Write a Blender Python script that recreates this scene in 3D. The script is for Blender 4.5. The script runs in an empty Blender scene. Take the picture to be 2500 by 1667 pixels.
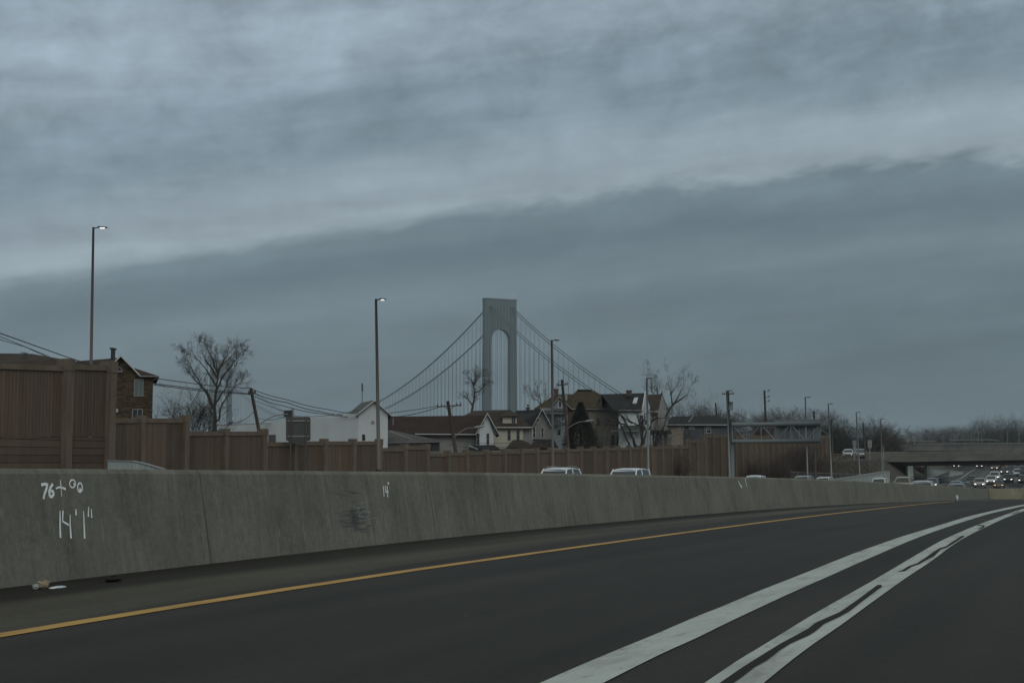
import bpy, math, random
import numpy as np
from mathutils import Vector, Matrix, geometry
random.seed(7)
R = math.radians
sc = bpy.context.scene
COL = sc.collection
# ------------------------------------------------------------------ camera
F = 3500.0; CY = 833.5; CX = 1250.0; H = 1.2
PITCH = math.atan((1130 - CY) / F)
cp, sp = math.cos(PITCH), math.sin(PITCH)
cam_d = bpy.data.cameras.new('camera'); cam = bpy.data.objects.new('camera', cam_d); COL.objects.link(cam)
cam_d.sensor_width = 36.0; cam_d.lens = 36.0 * F / 2500.0
cam_d.clip_start = 0.1; cam_d.clip_end = 30000
cam.location = (0, 0, H); cam.rotation_euler = (math.pi / 2 + PITCH, 0, 0)
sc.camera = cam
sc.view_settings.view_transform = 'Standard'; sc.view_settings.look = 'None'
sc.view_settings.exposure = 0.0; sc.view_settings.gamma = 1.0
sc.view_settings.use_curve_mapping = False

# ------------------------------------------------------------------ world: overcast dusk sky
SUN_EL, SUN_AZ = R(20), R(160)
w = bpy.data.worlds.new('World'); sc.world = w; w.use_nodes = True
NT = w.node_tree; NT.nodes.clear()
def wn(t, **k):
    n = NT.nodes.new(t)
    for a, b in k.items(): setattr(n, a, b)
    return n
def wl_(a, b): NT.links.new(a, b)
def wm(op, a, b=None, c=None):
    n = wn('ShaderNodeMath', operation=op)
    for i, v in enumerate((a, b, c)):
        if v is None: continue
        if isinstance(v, (int, float)): n.inputs[i].default_value = v
        else: wl_(v, n.inputs[i])
    return n.outputs[0]
wout = wn('ShaderNodeOutputWorld'); bg = wn('ShaderNodeBackground'); wl_(bg.outputs[0], wout.inputs[0])
bg.inputs['Strength'].default_value = 0.1
sky = wn('ShaderNodeTexSky', sky_type='NISHITA'); sky.sun_disc = False
sky.sun_elevation = SUN_EL; sky.sun_rotation = SUN_AZ; sky.air_density = 1.0; sky.dust_density = 2.0
tc = wn('ShaderNodeTexCoord'); sx = wn('ShaderNodeSeparateXYZ'); wl_(tc.outputs['Generated'], sx.inputs[0])
AZ = wm('MULTIPLY', wm('ARCTAN2', sx.outputs[0], sx.outputs[1]), 57.2958)
EL = wm('MULTIPLY', wm('ARCSINE', sx.outputs[2]), 57.2958)
def wnoise(sa, se, scale, det, rough, seed, tilt=0.17, dist=0.0):
    """cloud noise on azimuth / elevation, stretched along a gently tilted direction"""
    cv = wn('ShaderNodeCombineXYZ')
    wl_(wm('MULTIPLY', AZ, sa), cv.inputs[0])
    wl_(wm('MULTIPLY', wm('SUBTRACT', EL, wm('MULTIPLY', AZ, tilt)), se), cv.inputs[1]); cv.inputs[2].default_value = seed
    n = wn('ShaderNodeTexNoise'); wl_(cv.outputs[0], n.inputs['Vector'])
    n.inputs['Scale'].default_value = scale; n.inputs['Detail'].default_value = det
    n.inputs['Roughness'].default_value = rough; n.inputs['Distortion'].default_value = dist
    return wm('SUBTRACT', n.outputs['Fac'], 0.5)
nA = wnoise(.16, .5, 1.0, 5, .55, 1.7)
nB = wnoise(.38, .95, 1.0, 7, .6, 9.3, tilt=.12, dist=.25)
nE = wnoise(.33, .42, 1.0, 7, .62, 61.0, tilt=.12, dist=.35)
nS = wnoise(.055, .62, 1.0, 5, .55, 77.0, tilt=.10, dist=.3)
nF = wnoise(.8, 1.0, 1.0, 6, .62, 91.0, tilt=.1, dist=.2)
nC = wnoise(.10, .33, 1.0, 4, .5, 21.0, tilt=.1)
nD = wnoise(.07, .12, 1.0, 3, .5, 33.0, tilt=.3)
edge = wm('SUBTRACT', wm('ADD', wm('MULTIPLY', AZ, .1234), 10.2), wm('MULTIPLY', wm('MULTIPLY', AZ, AZ), .00253))
d0 = wm('SUBTRACT', EL, edge)
# jagged only near the edge and stronger towards the right
d1 = wm('ADD', d0, wm('MULTIPLY', nA, 1.9))
jag = wn('ShaderNodeMapRange'); jag.interpolation_type = 'SMOOTHSTEP'
wl_(AZ, jag.inputs[0]); jag.inputs[1].default_value = -5; jag.inputs[2].default_value = 5; jag.inputs[3].default_value = .5; jag.inputs[4].default_value = 1.9
d2 = wm('ADD', d1, wm('MULTIPLY', nB, jag.outputs[0]))
mr = wn('ShaderNodeMapRange'); mr.clamp = True; wl_(d2, mr.inputs[0])
mr.inputs[1].default_value = -12; mr.inputs[2].default_value = 12; mr.inputs[3].default_value = 0; mr.inputs[4].default_value = 1
cr = wn('ShaderNodeValToRGB'); wl_(mr.outputs[0], cr.inputs[0]); cr.color_ramp.interpolation = 'EASE'
def s2l(c): return tuple(((x / 255.0) / 12.92 if x / 255.0 <= .04045 else ((x / 255.0 + .055) / 1.055) ** 2.4) for x in c)
RAMP = [(-12, (82, 98, 107)), (-8, (92, 108, 117)), (-5, (104, 120, 129)), (-3.2, (112, 128, 137)), (-1.6, (103, 119, 130)), (-.5, (111, 128, 138)), (.5, (151, 166, 175)), (1.2, (147, 162, 172)),
        (2.0, (143, 158, 169)), (3.3, (125, 143, 154)), (5.0, (127, 145, 157)), (6.8, (145, 161, 173)), (8.8, (154, 170, 183)), (11.5, (147, 164, 178))]
els = cr.color_ramp.elements
while len(els) < len(RAMP): els.new(.5)
for e, (d, c) in zip(els, RAMP):
    e.position = (d + 12) / 24.0; e.color = (*s2l(c), 1)
# soft brightness variation
var = wm('ADD', wm('MULTIPLY', nC, .55), wm('ADD', wm('MULTIPLY', nD, .3), wm('ADD', wm('MULTIPLY', nB, .3), wm('ADD', wm('MULTIPLY', nF, .22), wm('MULTIPLY', nE, .8)))))
up_ = wn('ShaderNodeMapRange'); up_.interpolation_type = 'SMOOTHSTEP'; wl_(d0, up_.inputs[0])
up_.inputs[1].default_value = -2; up_.inputs[2].default_value = 5; up_.inputs[3].default_value = .28; up_.inputs[4].default_value = 1.0
gain = wm('ADD', wm('ADD', wm('MULTIPLY', var, up_.outputs[0]), wm('MULTIPLY', nS, .62)), 1.02)
# overcast luminance rises to the zenith
zen = wn('ShaderNodeMapRange'); zen.interpolation_type = 'SMOOTHSTEP'; wl_(EL, zen.inputs[0])
zen.inputs[1].default_value = 20; zen.inputs[2].default_value = 80; zen.inputs[3].default_value = 1.0; zen.inputs[4].default_value = 1.2
tot = wm('MULTIPLY', wm('MULTIPLY', gain, zen.outputs[0]), 10.0)
zf = wn('ShaderNodeMapRange'); zf.interpolation_type = 'SMOOTHSTEP'; wl_(EL, zf.inputs[0]); zf.inputs[1].default_value = 19; zf.inputs[2].default_value = 45
zc = wn('ShaderNodeMix', data_type='RGBA'); wl_(zf.outputs[0], zc.inputs[0]); zc.inputs[6].default_value = (1, 1, 1, 1); zc.inputs[7].default_value = (1.34, 1.10, .84, 1)
zm = wn('ShaderNodeVectorMath', operation='MULTIPLY'); wl_(cr.outputs[0], zm.inputs[0]); wl_(zc.outputs[2], zm.inputs[1])
vm = wn('ShaderNodeVectorMath', operation='SCALE'); wl_(zm.outputs[0], vm.inputs[0]); wl_(tot, vm.inputs['Scale'])
mx = wn('ShaderNodeMix', data_type='RGBA'); mx.inputs[0].default_value = .97
wl_(sky.outputs[0], mx.inputs[6]); wl_(vm.outputs[0], mx.inputs[7]); wl_(mx.outputs[2], bg.inputs['Color'])
# ------------------------------------------------------------------ sun (veiled by cloud)
sd = bpy.data.lights.new('sun', 'SUN'); sun = bpy.data.objects.new('sun', sd); COL.objects.link(sun)
sd.energy = 0.8; sd.angle = R(45); sd.color = (1, .97, .93)
sun.rotation_euler = (math.pi / 2 - SUN_EL, 0, -SUN_AZ + math.pi)   # refined below
dv = -Vector((math.sin(SUN_AZ) * math.cos(SUN_EL), math.cos(SUN_AZ) * math.cos(SUN_EL), math.sin(SUN_EL)))
sun.rotation_euler = dv.to_track_quat('-Z', 'Y').to_euler(); sun.location = (0, 0, 60)

# ------------------------------------------------------------------ geometry of the place
def P(px, py, D):
    """world point at forward distance D (metres) seen in direction (px, py)"""
    u = (px - CX) / F; v = (CY - py) / F
    dy = cp - v * sp; dz = sp + v * cp
    return Vector((u / dy * D, D, H + dz / dy * D))
def proj(p):
    z = p[2] - H; fw = p[1] * cp + z * sp; upv = -p[1] * sp + z * cp
    return CX + F * p[0] / fw, CY - F * upv / fw
SQ, CQ = math.sin(R(22)), math.cos(R(22))
def QW(x, y): return x * SQ + y * CQ, -x * CQ + y * SQ
def XY(q, w): return q * SQ - w * CQ, q * CQ + w * SQ
_g = [(-400, .8), (-60, .25), (0, .03), (10.8, 0), (14.6, -.03), (17.5, -.06), (22.3, -.10), (28.9, -.17), (36.7, -.27), (46.9, -.4), (58, -.57), (66, -.7),
      (80, -.97), (119, -1.8), (171, -2.86), (215, -3.6), (250, -3.95), (283, -3.9), (330, -3.0), (374, -2.0), (421, -1.2), (460, -.6), (520, .2), (600, 1), (6000, 1)]
_gx = np.array([a for a, b in _g]); _gy = np.array([b for a, b in _g])
def g1(q):
    r = min(14.0, max(1.0, (q - 5) * .25))
    return float(np.mean(np.interp(np.linspace(q - r, q + r, 9), _gx, _gy)))
_b = [(-80, 4), (0, 8.5), (10.8, 9.56), (14.6, 9.86), (17.5, 10.08), (22.3, 10.32), (28.9, 10.48), (37, 10.66), (50, 10.72), (66, 10.7), (119, 10.65), (175, 10.6), (6000, 10.6)]
_bx = np.array([a for a, b in _b]); _by = np.array([b for a, b in _b])
def wb(q): return float(np.mean(np.interp(np.linspace(q - 2.5, q + 2.5, 9), _bx, _by)))
_l = [(-400, 38), (51, 38), (79, 38.3), (106, 38), (145, 41), (172, 39.2), (196, 35), (224, 32.3), (253, 31), (322, 29.9), (428, 34), (544, 42), (700, 42), (6000, 42)]
_lx = np.array([a for a, b in _l]); _ly = np.array([b for a, b in _l])
def wL(q): return float(np.mean(np.interp(np.linspace(q - 12, q + 12, 9), _lx, _ly)))
_h = [(-400, .6), (150, .3), (200, .6), (250, 1.6), (300, 2.2), (400, 3), (600, 4), (6000, 5)]
_hx = np.array([a for a, b in _h]); _hy = np.array([b for a, b in _h])
def STEPF(q): return float(np.interp(q, [0, 90, 150, 300], [.15, .15, .8, .8]))
def sstep(t): t = max(0., min(1., t)); return t * t * (3 - 2 * t)
def T(q, w):
    """height of the land at road coordinates (q along, w to the left)"""
    b = wb(q); g = g1(q)
    z = g + STEPF(q) * sstep((w - b - .5) / 9.0)
    l = wL(q)
    if w > l + 1.5:
        o_ = float(np.interp(q, [215, 245, 262], [14, 10.5, 1.5])); z += (float(np.interp(q, _hx, _hy)) - z) * sstep((w - l - o_) / 9.0)
    if w < -14:
        z += (.5 - z) * sstep((-14 - w) / 40.0)
    return z
def TX(x, y): return T(*QW(x, y))
def ground_hit(px, py, off=.03, lo=3.0, hi=900.0):
    D = lo; pr = None
    while D < hi:
        p = P(px, py, D); f = p.z - (TX(p.x, p.y) + off)
        if pr is not None and f <= 0 < pr[1]:
            a, b = pr[0], D
            for _ in range(30):
                m = (a + b) / 2; p = P(px, py, m)
                if p.z - (TX(p.x, p.y) + off) > 0: a = m
                else: b = m
            return P(px, py, (a + b) / 2)
        pr = (D, f); D *= 1.02
    return P(px, py, hi)

# ------------------------------------------------------------------ mesh helpers
class MB:
    def __init__(s): s.v = []; s.f = []; s.a = {}
    def vert(s, p, **at):
        s.v.append(tuple(p)); i = len(s.v) - 1
        for k, x in at.items(): s.a.setdefault(k, {})[i] = x
        return i
    def poly(s, pts):
        s.f.append([s.vert(p) for p in pts]); return s
    def hexa(s, p):
        """8 points: bottom 0-3 ccw, top 4-7"""
        i = [s.vert(q) for q in p]
        for a in ((3, 2, 1, 0), (4, 5, 6, 7), (0, 1, 5, 4), (1, 2, 6, 5), (2, 3, 7, 6), (3, 0, 4, 7)): s.f.append([i[k] for k in a])
        return s
    def box(s, x0, x1, y0, y1, z0, z1):
        return s.hexa([(x0, y0, z0), (x1, y0, z0), (x1, y1, z0), (x0, y1, z0), (x0, y0, z1), (x1, y0, z1), (x1, y1, z1), (x0, y1, z1)])
    def obox(s, o, ax, ay, az):
        o = Vector(o); ax = Vector(ax); ay = Vector(ay); az = Vector(az)
        return s.hexa([o, o + ax, o + ax + ay, o + ay, o + az, o + ax + az, o + ax + ay + az, o + ay + az])
    def slab(s, pts, t):
        """polygon with thickness vector t"""
        n = len(pts); t = Vector(t)
        a = [s.vert(p) for p in pts]; b = [s.vert(Vector(p) + t) for p in pts]
        s.f.append(a[:]); s.f.append(b[::-1])
        for k in range(n): s.f.append([a[k], b[k], b[(k + 1) % n], a[(k + 1) % n]][::-1])
        return s
    def tube(s, pts, rad, n=6, cap=True):
        pts = [Vector(p) for p in pts]
        if not hasattr(rad, '__len__'): rad = [rad] * len(pts)
        prev = None; first = None
        for k, p in enumerate(pts):
            t = (pts[min(k + 1, len(pts) - 1)] - pts[max(k - 1, 0)])
            if t.length < 1e-9: t = Vector((0, 0, 1))
            t.normalize()
            r = Vector((0, 0, 1)) if abs(t.z) < .9 else Vector((0, 1, 0))
            u = t.cross(r).normalized(); v = t.cross(u)
            ring = [s.vert(p + (u * math.cos(2 * math.pi * j / n) + v * math.sin(2 * math.pi * j / n)) * rad[k]) for j in range(n)]
            if prev:
                for j in range(n): s.f.append([prev[j], prev[(j + 1) % n], ring[(j + 1) % n], ring[j]])
            else: first = ring
            prev = ring
        if cap: s.f.append(first); s.f.append(prev[::-1])
        return s
    def build(s, name, mat, parent=None, smooth=False, origin=None):
        me = bpy.data.meshes.new(name)
        o = Vector(origin) if origin is not None else (Vector(parent['_o']) if parent is not None and '_o' in parent else Vector((0, 0, 0)))
        me.from_pydata([tuple(Vector(p) - o) for p in s.v], [], s.f)
        for k, dct in s.a.items():
            at = me.attributes.new(k, 'FLOAT', 'POINT')
            at.data.foreach_set('value', [float(dct.get(i, 0)) for i in range(len(s.v))])
        me.materials.append(mat)
        if smooth: me.polygons.foreach_set('use_smooth', [True] * len(me.polygons))
        me.update()
        ob = bpy.data.objects.new(name, me); COL.objects.link(ob)
        if parent is not None:
            ob.parent = parent; ob['_o'] = tuple(o)
        elif origin is not None: ob.location = o; ob['_o'] = tuple(o)
        return ob
def tag(o, label=None, cat=None, group=None, kind=None):
    if label: o['label'] = label
    if cat: o['category'] = cat
    if group: o['group'] = group
    if kind: o['kind'] = kind
    return o
def thing(name, loc, label, cat, group=None):
    o = bpy.data.objects.new(name, None); COL.objects.link(o); o.location = loc; o['_o'] = tuple(loc); o.empty_display_size = .3
    return tag(o, label, cat, group)
def copy_tree(o, parent=None):
    c = o.copy(); COL.objects.link(c)
    if parent is not None: c.parent = parent
    for ch in [x for x in o.children]: copy_tree(ch, c)
    return c

# ------------------------------------------------------------------ materials
def nodes(name):
    m = bpy.data.materials.new(name); m.use_nodes = True; nt = m.node_tree; nt.nodes.clear()
    o = nt.nodes.new('ShaderNodeOutputMaterial'); b = nt.nodes.new('ShaderNodeBsdfPrincipled'); nt.links.new(b.outputs[0], o.inputs[0])
    return m, nt, b
def setc(b, c): b.inputs['Base Color'].default_value = (*c, 1)
def N(nt, t, **k):
    n = nt.nodes.new(t)
    for a, v in k.items(): setattr(n, a, v)
    return n
def pos(nt, sc3=(1, 1, 1), rz=0.0, obj=False):
    if obj:
        g = N(nt, 'ShaderNodeTexCoord'); src = g.outputs['Object']
    else:
        g = N(nt, 'ShaderNodeNewGeometry'); src = g.outputs['Position']
    mp = N(nt, 'ShaderNodeMapping', vector_type='POINT'); nt.links.new(src, mp.inputs[0])
    mp.inputs['Rotation'].default_value = (0, 0, rz)
    mp2 = N(nt, 'ShaderNodeMapping'); nt.links.new(mp.outputs[0], mp2.inputs[0]); mp2.inputs['Scale'].default_value = sc3
    return mp2.outputs[0]
def noise(nt, vec, scale, det=4, rough=.55, dist=0):
    n = N(nt, 'ShaderNodeTexNoise'); nt.links.new(vec, n.inputs['Vector'])
    n.inputs['Scale'].default_value = scale; n.inputs['Detail'].default_value = det; n.inputs['Roughness'].default_value = rough; n.inputs['Distortion'].default_value = dist
    return n.outputs['Fac']
def ramp(nt, fac, stops, interp='LINEAR'):
    r = N(nt, 'ShaderNodeValToRGB'); nt.links.new(fac, r.inputs[0]); e = r.color_ramp.elements; r.color_ramp.interpolation = interp
    while len(e) < len(stops): e.new(.5)
    for el, (p_, c) in zip(e, stops):
        el.position = p_; el.color = (*c, 1) if len(c) == 3 else c
    return r.outputs[0]
def mul(c, k): return tuple(x * k for x in c)
def mixc(nt, fac, a, b, mode='MIX'):
    m = N(nt, 'ShaderNodeMix', data_type='RGBA'); m.blend_type = mode
    if isinstance(fac, (int, float)): m.inputs[0].default_value = fac
    else: nt.links.new(fac, m.inputs[0])
    for k, x in ((6, a), (7, b)):
        if isinstance(x, tuple): m.inputs[k].default_value = (*x, 1)
        else: nt.links.new(x, m.inputs[k])
    return m.outputs[2]
def mth(nt, op, a, b=None):
    n = N(nt, 'ShaderNodeMath', operation=op)
    for i, x in enumerate((a, b)):
        if x is None: continue
        if isinstance(x, (int, float)): n.inputs[i].default_value = x
        else: nt.links.new(x, n.inputs[i])
    return n.outputs[0]
def bump(nt, b, h, st, dist=.02):
    n = N(nt, 'ShaderNodeBump'); nt.links.new(h, n.inputs['Height']); n.inputs['Strength'].default_value = st; n.inputs['Distance'].default_value = dist
    nt.links.new(n.outputs[0], b.inputs['Normal'])
def surf(name, col, rough=.7, var=.25, scale=2.0, stretch=(1, 1, 1), metal=0, spec=.5, bmp=0, rz=0, obj=False, fine=0):
    m, nt, b = nodes(name); v = pos(nt, stretch, rz, obj)
    f = noise(nt, v, scale, 5, .6)
    c = ramp(nt, f, [(.25, mul(col, 1 - var)), (.75, mul(col, 1 + var))])
    if fine:
        f2 = noise(nt, v, scale * 14, 3, .7)
        c = mixc(nt, 1.0, c, ramp(nt, f2, [(.3, (1 - fine,) * 3), (.7, (1 + fine,) * 3)]), 'MULTIPLY')
    nt.links.new(c, b.inputs['Base Color'])
    b.inputs['Roughness'].default_value = rough; b.inputs['Metallic'].default_value = metal; b.inputs['Specular IOR Level'].default_value = spec
    if bmp: bump(nt, b, noise(nt, v, scale * 6, 4, .6), bmp)
    return m
def emis(name, col, st):
    m, nt, b = nodes(name); setc(b, (.8, .8, .8)); b.inputs['Emission Color'].default_value = (*col, 1); b.inputs['Emission Strength'].default_value = st
    return m
def siding(name, col, pitch=.16, dark=.7, var=.08):
    m, nt, b = nodes(name); g = N(nt, 'ShaderNodeNewGeometry'); s = N(nt, 'ShaderNodeSeparateXYZ'); nt.links.new(g.outputs['Position'], s.inputs[0])
    fr = mth(nt, 'FRACT', mth(nt, 'DIVIDE', s.outputs[2], pitch))
    c1 = ramp(nt, fr, [(0, (dark,) * 3), (.16, (1, 1, 1)), (1, (.93,) * 3)])
    c0 = ramp(nt, noise(nt, pos(nt, (1, 1, .35)), .7, 5), [(.3, mul(col, 1 - var)), (.7, mul(col, 1 + var))])
    nt.links.new(mixc(nt, 1.0, c0, c1, 'MULTIPLY'), b.inputs['Base Color']); b.inputs['Roughness'].default_value = .6
    return m
def shingle(name, col, var=.3):
    m, nt, b = nodes(name); g = N(nt, 'ShaderNodeNewGeometry'); s = N(nt, 'ShaderNodeSeparateXYZ'); nt.links.new(g.outputs['Position'], s.inputs[0])
    fr = mth(nt, 'FRACT', mth(nt, 'DIVIDE', s.outputs[2], .14))
    c1 = ramp(nt, fr, [(0, (.75,) * 3), (.25, (1, 1, 1)), (1, (1, 1, 1))])
    c0 = ramp(nt, noise(nt, pos(nt), 1.2, 6, .7), [(.3, mul(col, 1 - var)), (.7, mul(col, 1 + var))])
    c2 = ramp(nt, noise(nt, pos(nt, (1, 1, 2.5)), 7, 2, .7), [(.35, (.75,) * 3), (.65, (1.2,) * 3)])
    c = mixc(nt, 1.0, mixc(nt, 1.0, c0, c1, 'MULTIPLY'), c2, 'MULTIPLY')
    nt.links.new(c, b.inputs['Base Color']); b.inputs['Roughness'].default_value = .9; b.inputs['Specular IOR Level'].default_value = .2
    return m
M = {}
def concrete_mat(name, col, lat=True):
    m, nt, b = nodes(name)
    big = noise(nt, pos(nt, (1, 1, 1)), .55, 5, .6)
    c = ramp(nt, big, [(.3, mul(col, .82)), (.7, mul(col, 1.15))])
    st = noise(nt, pos(nt, (.3, 5, .45), R(22)), 1.6, 6, .62, .3)          # vertical run marks
    c = mixc(nt, 1.0, c, ramp(nt, st, [(.3, (.8, .81, .82)), (.46, (1, 1, 1)), (.62, (1.08, 1.1, 1.1)), (.74, (1.3, 1.36, 1.38))]), 'MULTIPLY')
    fl = noise(nt, pos(nt, (.5, 9, 1.8), R(22)), 1.0, 3, .75)             # pale flecks
    c = mixc(nt, ramp(nt, fl, [(.62, (0,) * 3), (.70, (.4,) * 3)]), c, mul(col, 1.9))
    dk = noise(nt, pos(nt, (1.2, 1.2, 1.0), R(22)), 1.3, 6, .7)
    c = mixc(nt, 1.0, c, ramp(nt, dk, [(.32, (.78,) * 3), (.47, (1, 1, 1)), (.7, (1.08,) * 3)]), 'MULTIPLY')
    c = mixc(nt, 1.0, c, ramp(nt, noise(nt, pos(nt), 11, 6, .8), [(.3, (.80,) * 3), (.7, (1.2,) * 3)]), 'MULTIPLY')
    gr = noise(nt, pos(nt), 60, 3, .8)
    c = mixc(nt, 1.0, c, ramp(nt, gr, [(.3, (.8,) * 3), (.7, (1.2,) * 3)]), 'MULTIPLY')
    nt.links.new(c, b.inputs['Base Color']); b.inputs['Roughness'].default_value = .92; b.inputs['Specular IOR Level'].default_value = .25
    bump(nt, b, noise(nt, pos(nt), 35, 5, .7), .25, .01)
    return m
M['concrete'] = concrete_mat('concrete', (.145, .146, .12))
M['concrete2'] = concrete_mat('concrete_tan', (.20, .19, .13))
M['pale_concrete'] = concrete_mat('pale_concrete', (.30, .33, .31))
def asphalt_mat(name, col, shoulder=False):
    m, nt, b = nodes(name)
    c = ramp(nt, noise(nt, pos(nt, (1, .14, 1), R(22)), .9, 5, .6), [(.3, mul(col, .86)), (.7, mul(col, 1.14))])
    c = mixc(nt, 1.0, c, ramp(nt, noise(nt, pos(nt), .25, 4), [(.3, (.9,) * 3), (.7, (1.1,) * 3)]), 'MULTIPLY')
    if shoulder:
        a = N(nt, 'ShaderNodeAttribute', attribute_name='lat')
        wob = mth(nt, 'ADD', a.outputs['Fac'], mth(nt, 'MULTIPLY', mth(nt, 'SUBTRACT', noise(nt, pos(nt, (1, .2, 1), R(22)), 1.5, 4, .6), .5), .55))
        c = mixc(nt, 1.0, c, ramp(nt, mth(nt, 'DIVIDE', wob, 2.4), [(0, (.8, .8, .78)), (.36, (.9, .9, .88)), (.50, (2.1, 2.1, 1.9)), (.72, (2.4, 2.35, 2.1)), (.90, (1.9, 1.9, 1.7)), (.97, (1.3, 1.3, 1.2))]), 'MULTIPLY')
    c = mixc(nt, 1.0, c, ramp(nt, noise(nt, pos(nt), 16, 6, .85), [(.3, (.68,) * 3), (.7, (1.32,) * 3)]), 'MULTIPLY')
    wt_ = N(nt, 'ShaderNodeSeparateXYZ'); nt.links.new(pos(nt, (1, .02, 1), R(22)), wt_.inputs[0])
    tr_ = noise(nt, pos(nt, (1, .03, 1), R(22)), 1.1, 3, .5)
    c = mixc(nt, 1.0, c, ramp(nt, tr_, [(.35, (.74,) * 3), (.65, (1.3,) * 3)]), 'MULTIPLY')
    c = mixc(nt, ramp(nt, noise(nt, pos(nt), 7, 2, .9), [(.735, (0,) * 3), (.76, (.8,) * 3)]), c, (.09, .09, .085))
    gr = noise(nt, pos(nt), 90, 3, .85)
    c = mixc(nt, 1.0, c, ramp(nt, gr, [(.3, (.6,) * 3), (.5, (1,) * 3), (.72, (1.7,) * 3)]), 'MULTIPLY')
    nt.links.new(c, b.inputs['Base Color']); b.inputs['Roughness'].default_value = .75; b.inputs['Specular IOR Level'].default_value = .2
    bump(nt, b, noise(nt, pos(nt), 70, 4, .8), .5, .01)
    return m
M['asphalt'] = asphalt_mat('asphalt', (.0235, .0222, .019))
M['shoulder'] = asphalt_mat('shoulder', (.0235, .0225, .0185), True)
M['asphalt_far'] = asphalt_mat('asphalt_far', (.062, .064, .063))
def paint_mat(name, col, wear=.25):
    m, nt, b = nodes(name)
    c = ramp(nt, noise(nt, pos(nt, (1, .2, 1), R(22)), 3.5, 6, .65, .4), [(.3, mul(col, .62)), (.5, col), (.72, mul(col, 1.15))])
    c = mixc(nt, ramp(nt, noise(nt, pos(nt), 26, 5, .8), [(.56, (0,) * 3), (.72, (wear,) * 3)]), c, (.1, .1, .1))
    c = mixc(nt, ramp(nt, noise(nt, pos(nt, (1, .5, 1), R(22)), 8, 7, .85), [(.57, (0,) * 3), (.66, (wear * .8,) * 3)]), c, (.07, .07, .065))
    nt.links.new(c, b.inputs['Base Color']); b.inputs['Roughness'].default_value = .75
    return m
M['white_paint'] = paint_mat('white_paint', (.41, .45, .42), .75); M['yellow_paint'] = paint_mat('yellow_paint', (.46, .27, .06), .35)
M['spray'] = surf('spray_paint', (.78, .82, .82), .8, .15, 12)
M['drip'] = surf('lime_drip', (.24, .26, .245), .9, .3, 20)
M['tar'] = surf('tar', (.02, .019, .017), .85, .2, 8, spec=.15)
M['scuff'] = surf('scuff', (.095, .097, .095), .9, .3, 12)
M['ground'] = surf('ground_cover', (.045, .04, .028), .95, .4, .5, bmp=.6, fine=.4)
def plank_mat(name, col, ang, pitch=.2, horiz=False, red=True):
    m, nt, b = nodes(name)
    v = pos(nt, (1, 1, 1), -ang)     # rotated so that x runs along the wall
    s = N(nt, 'ShaderNodeSeparateXYZ'); nt.links.new(v, s.inputs[0])
    co = s.outputs[2] if horiz else s.outputs[0]
    t = mth(nt, 'DIVIDE', co, pitch); fr = mth(nt, 'FRACT', t); idx = mth(nt, 'FLOOR', t)
    wn_ = N(nt, 'ShaderNodeTexWhiteNoise', noise_dimensions='1D'); nt.links.new(idx, wn_.inputs['W'])
    c = ramp(nt, wn_.outputs['Value'], [(0, mul(col, .86)), (1, mul(col, 1.12))])
    stv = (5, .5, .35) if not horiz else (.5, .5, 5)
    c = mixc(nt, 1.0, c, ramp(nt, noise(nt, pos(nt, stv, -ang), 2.2, 6, .7), [(.25, (.8,) * 3), (.5, (1,) * 3), (.75, (1.2,) * 3)]), 'MULTIPLY')
    if red:
        c = mixc(nt, ramp(nt, noise(nt, pos(nt, (1, 1, .3), -ang), .55, 5, .65), [(.52, (0,) * 3), (.72, (.65,) * 3)]), c, (.12, .06, .036))
        c = mixc(nt, ramp(nt, noise(nt, pos(nt, (1, 1, .4), -ang), .4, 4, .6), [(.28, (.6,) * 3), (.45, (0,) * 3)]), c, (.085, .078, .042))
        c = mixc(nt, ramp(nt, noise(nt, pos(nt, (3, 3, .25), -ang), .8, 5, .7), [(.3, (.5,) * 3), (.42, (0,) * 3)]), c, (.05, .042, .036))
    pid = N(nt, 'ShaderNodeTexWhiteNoise', noise_dimensions='1D'); nt.links.new(mth(nt, 'FLOOR', mth(nt, 'DIVIDE', s.outputs[0], 3.66)), pid.inputs['W'])
    c = mixc(nt, 1.0, c, ramp(nt, pid.outputs['Value'], [(0, (.80, .80, .82)), (1, (1.16, 1.14, 1.1))]), 'MULTIPLY')
    groove = ramp(nt, fr, [(0, (0,) * 3), (.08, (1,) * 3), (.94, (1,) * 3), (1, (0,) * 3)])
    c = mixc(nt, 1.0, c, ramp(nt, fr, [(0, (.62,) * 3), (.07, (1,) * 3), (.95, (1,) * 3), (1, (.62,) * 3)]), 'MULTIPLY')
    nt.links.new(c, b.inputs['Base Color']); b.inputs['Roughness'].default_value = .9; b.inputs['Specular IOR Level'].default_value = .25
    bump(nt, b, groove, .8, .03)
    return m
FA = math.pi / 2 - R(27)   # heading of the noise wall, from +X
WOOD = (.118, .090, .066)
M['plank'] = plank_mat('plank', WOOD, FA, .2); M['plank_h'] = plank_mat('plank_h', mul(WOOD, .9), FA, .3, True)
M['wall_post'] = surf('wall_post', (.125, .10, .072), .9, .3, 1.2, (3, 3, .5), bmp=.3, fine=.2)
M['wall_rail'] = surf('wall_rail', (.12, .093, .066), .9, .3, 1.5, (1, 1, 1), bmp=.3, fine=.2)
M['bronze'] = surf('bronze_pole', (.115, .098, .085), .6, .2, .6, (1, 1, .3), metal=0)
M['galv'] = surf('galvanised', (.19, .205, .205), .5, .15, 1, metal=.3)
M['grey_green'] = surf('grey_green_steel', (.125, .15, .15), .6, .15, .5)
M['sign_grey'] = surf('sign_back', (.055, .052, .047), .6, .15, 1.5)
M['sign_in'] = surf('sign_back_inner', (.045, .052, .046), .6, .15, 1.5)
M['dark_metal'] = surf('dark_metal', (.02, .022, .024), .5, .2, 3)
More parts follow.
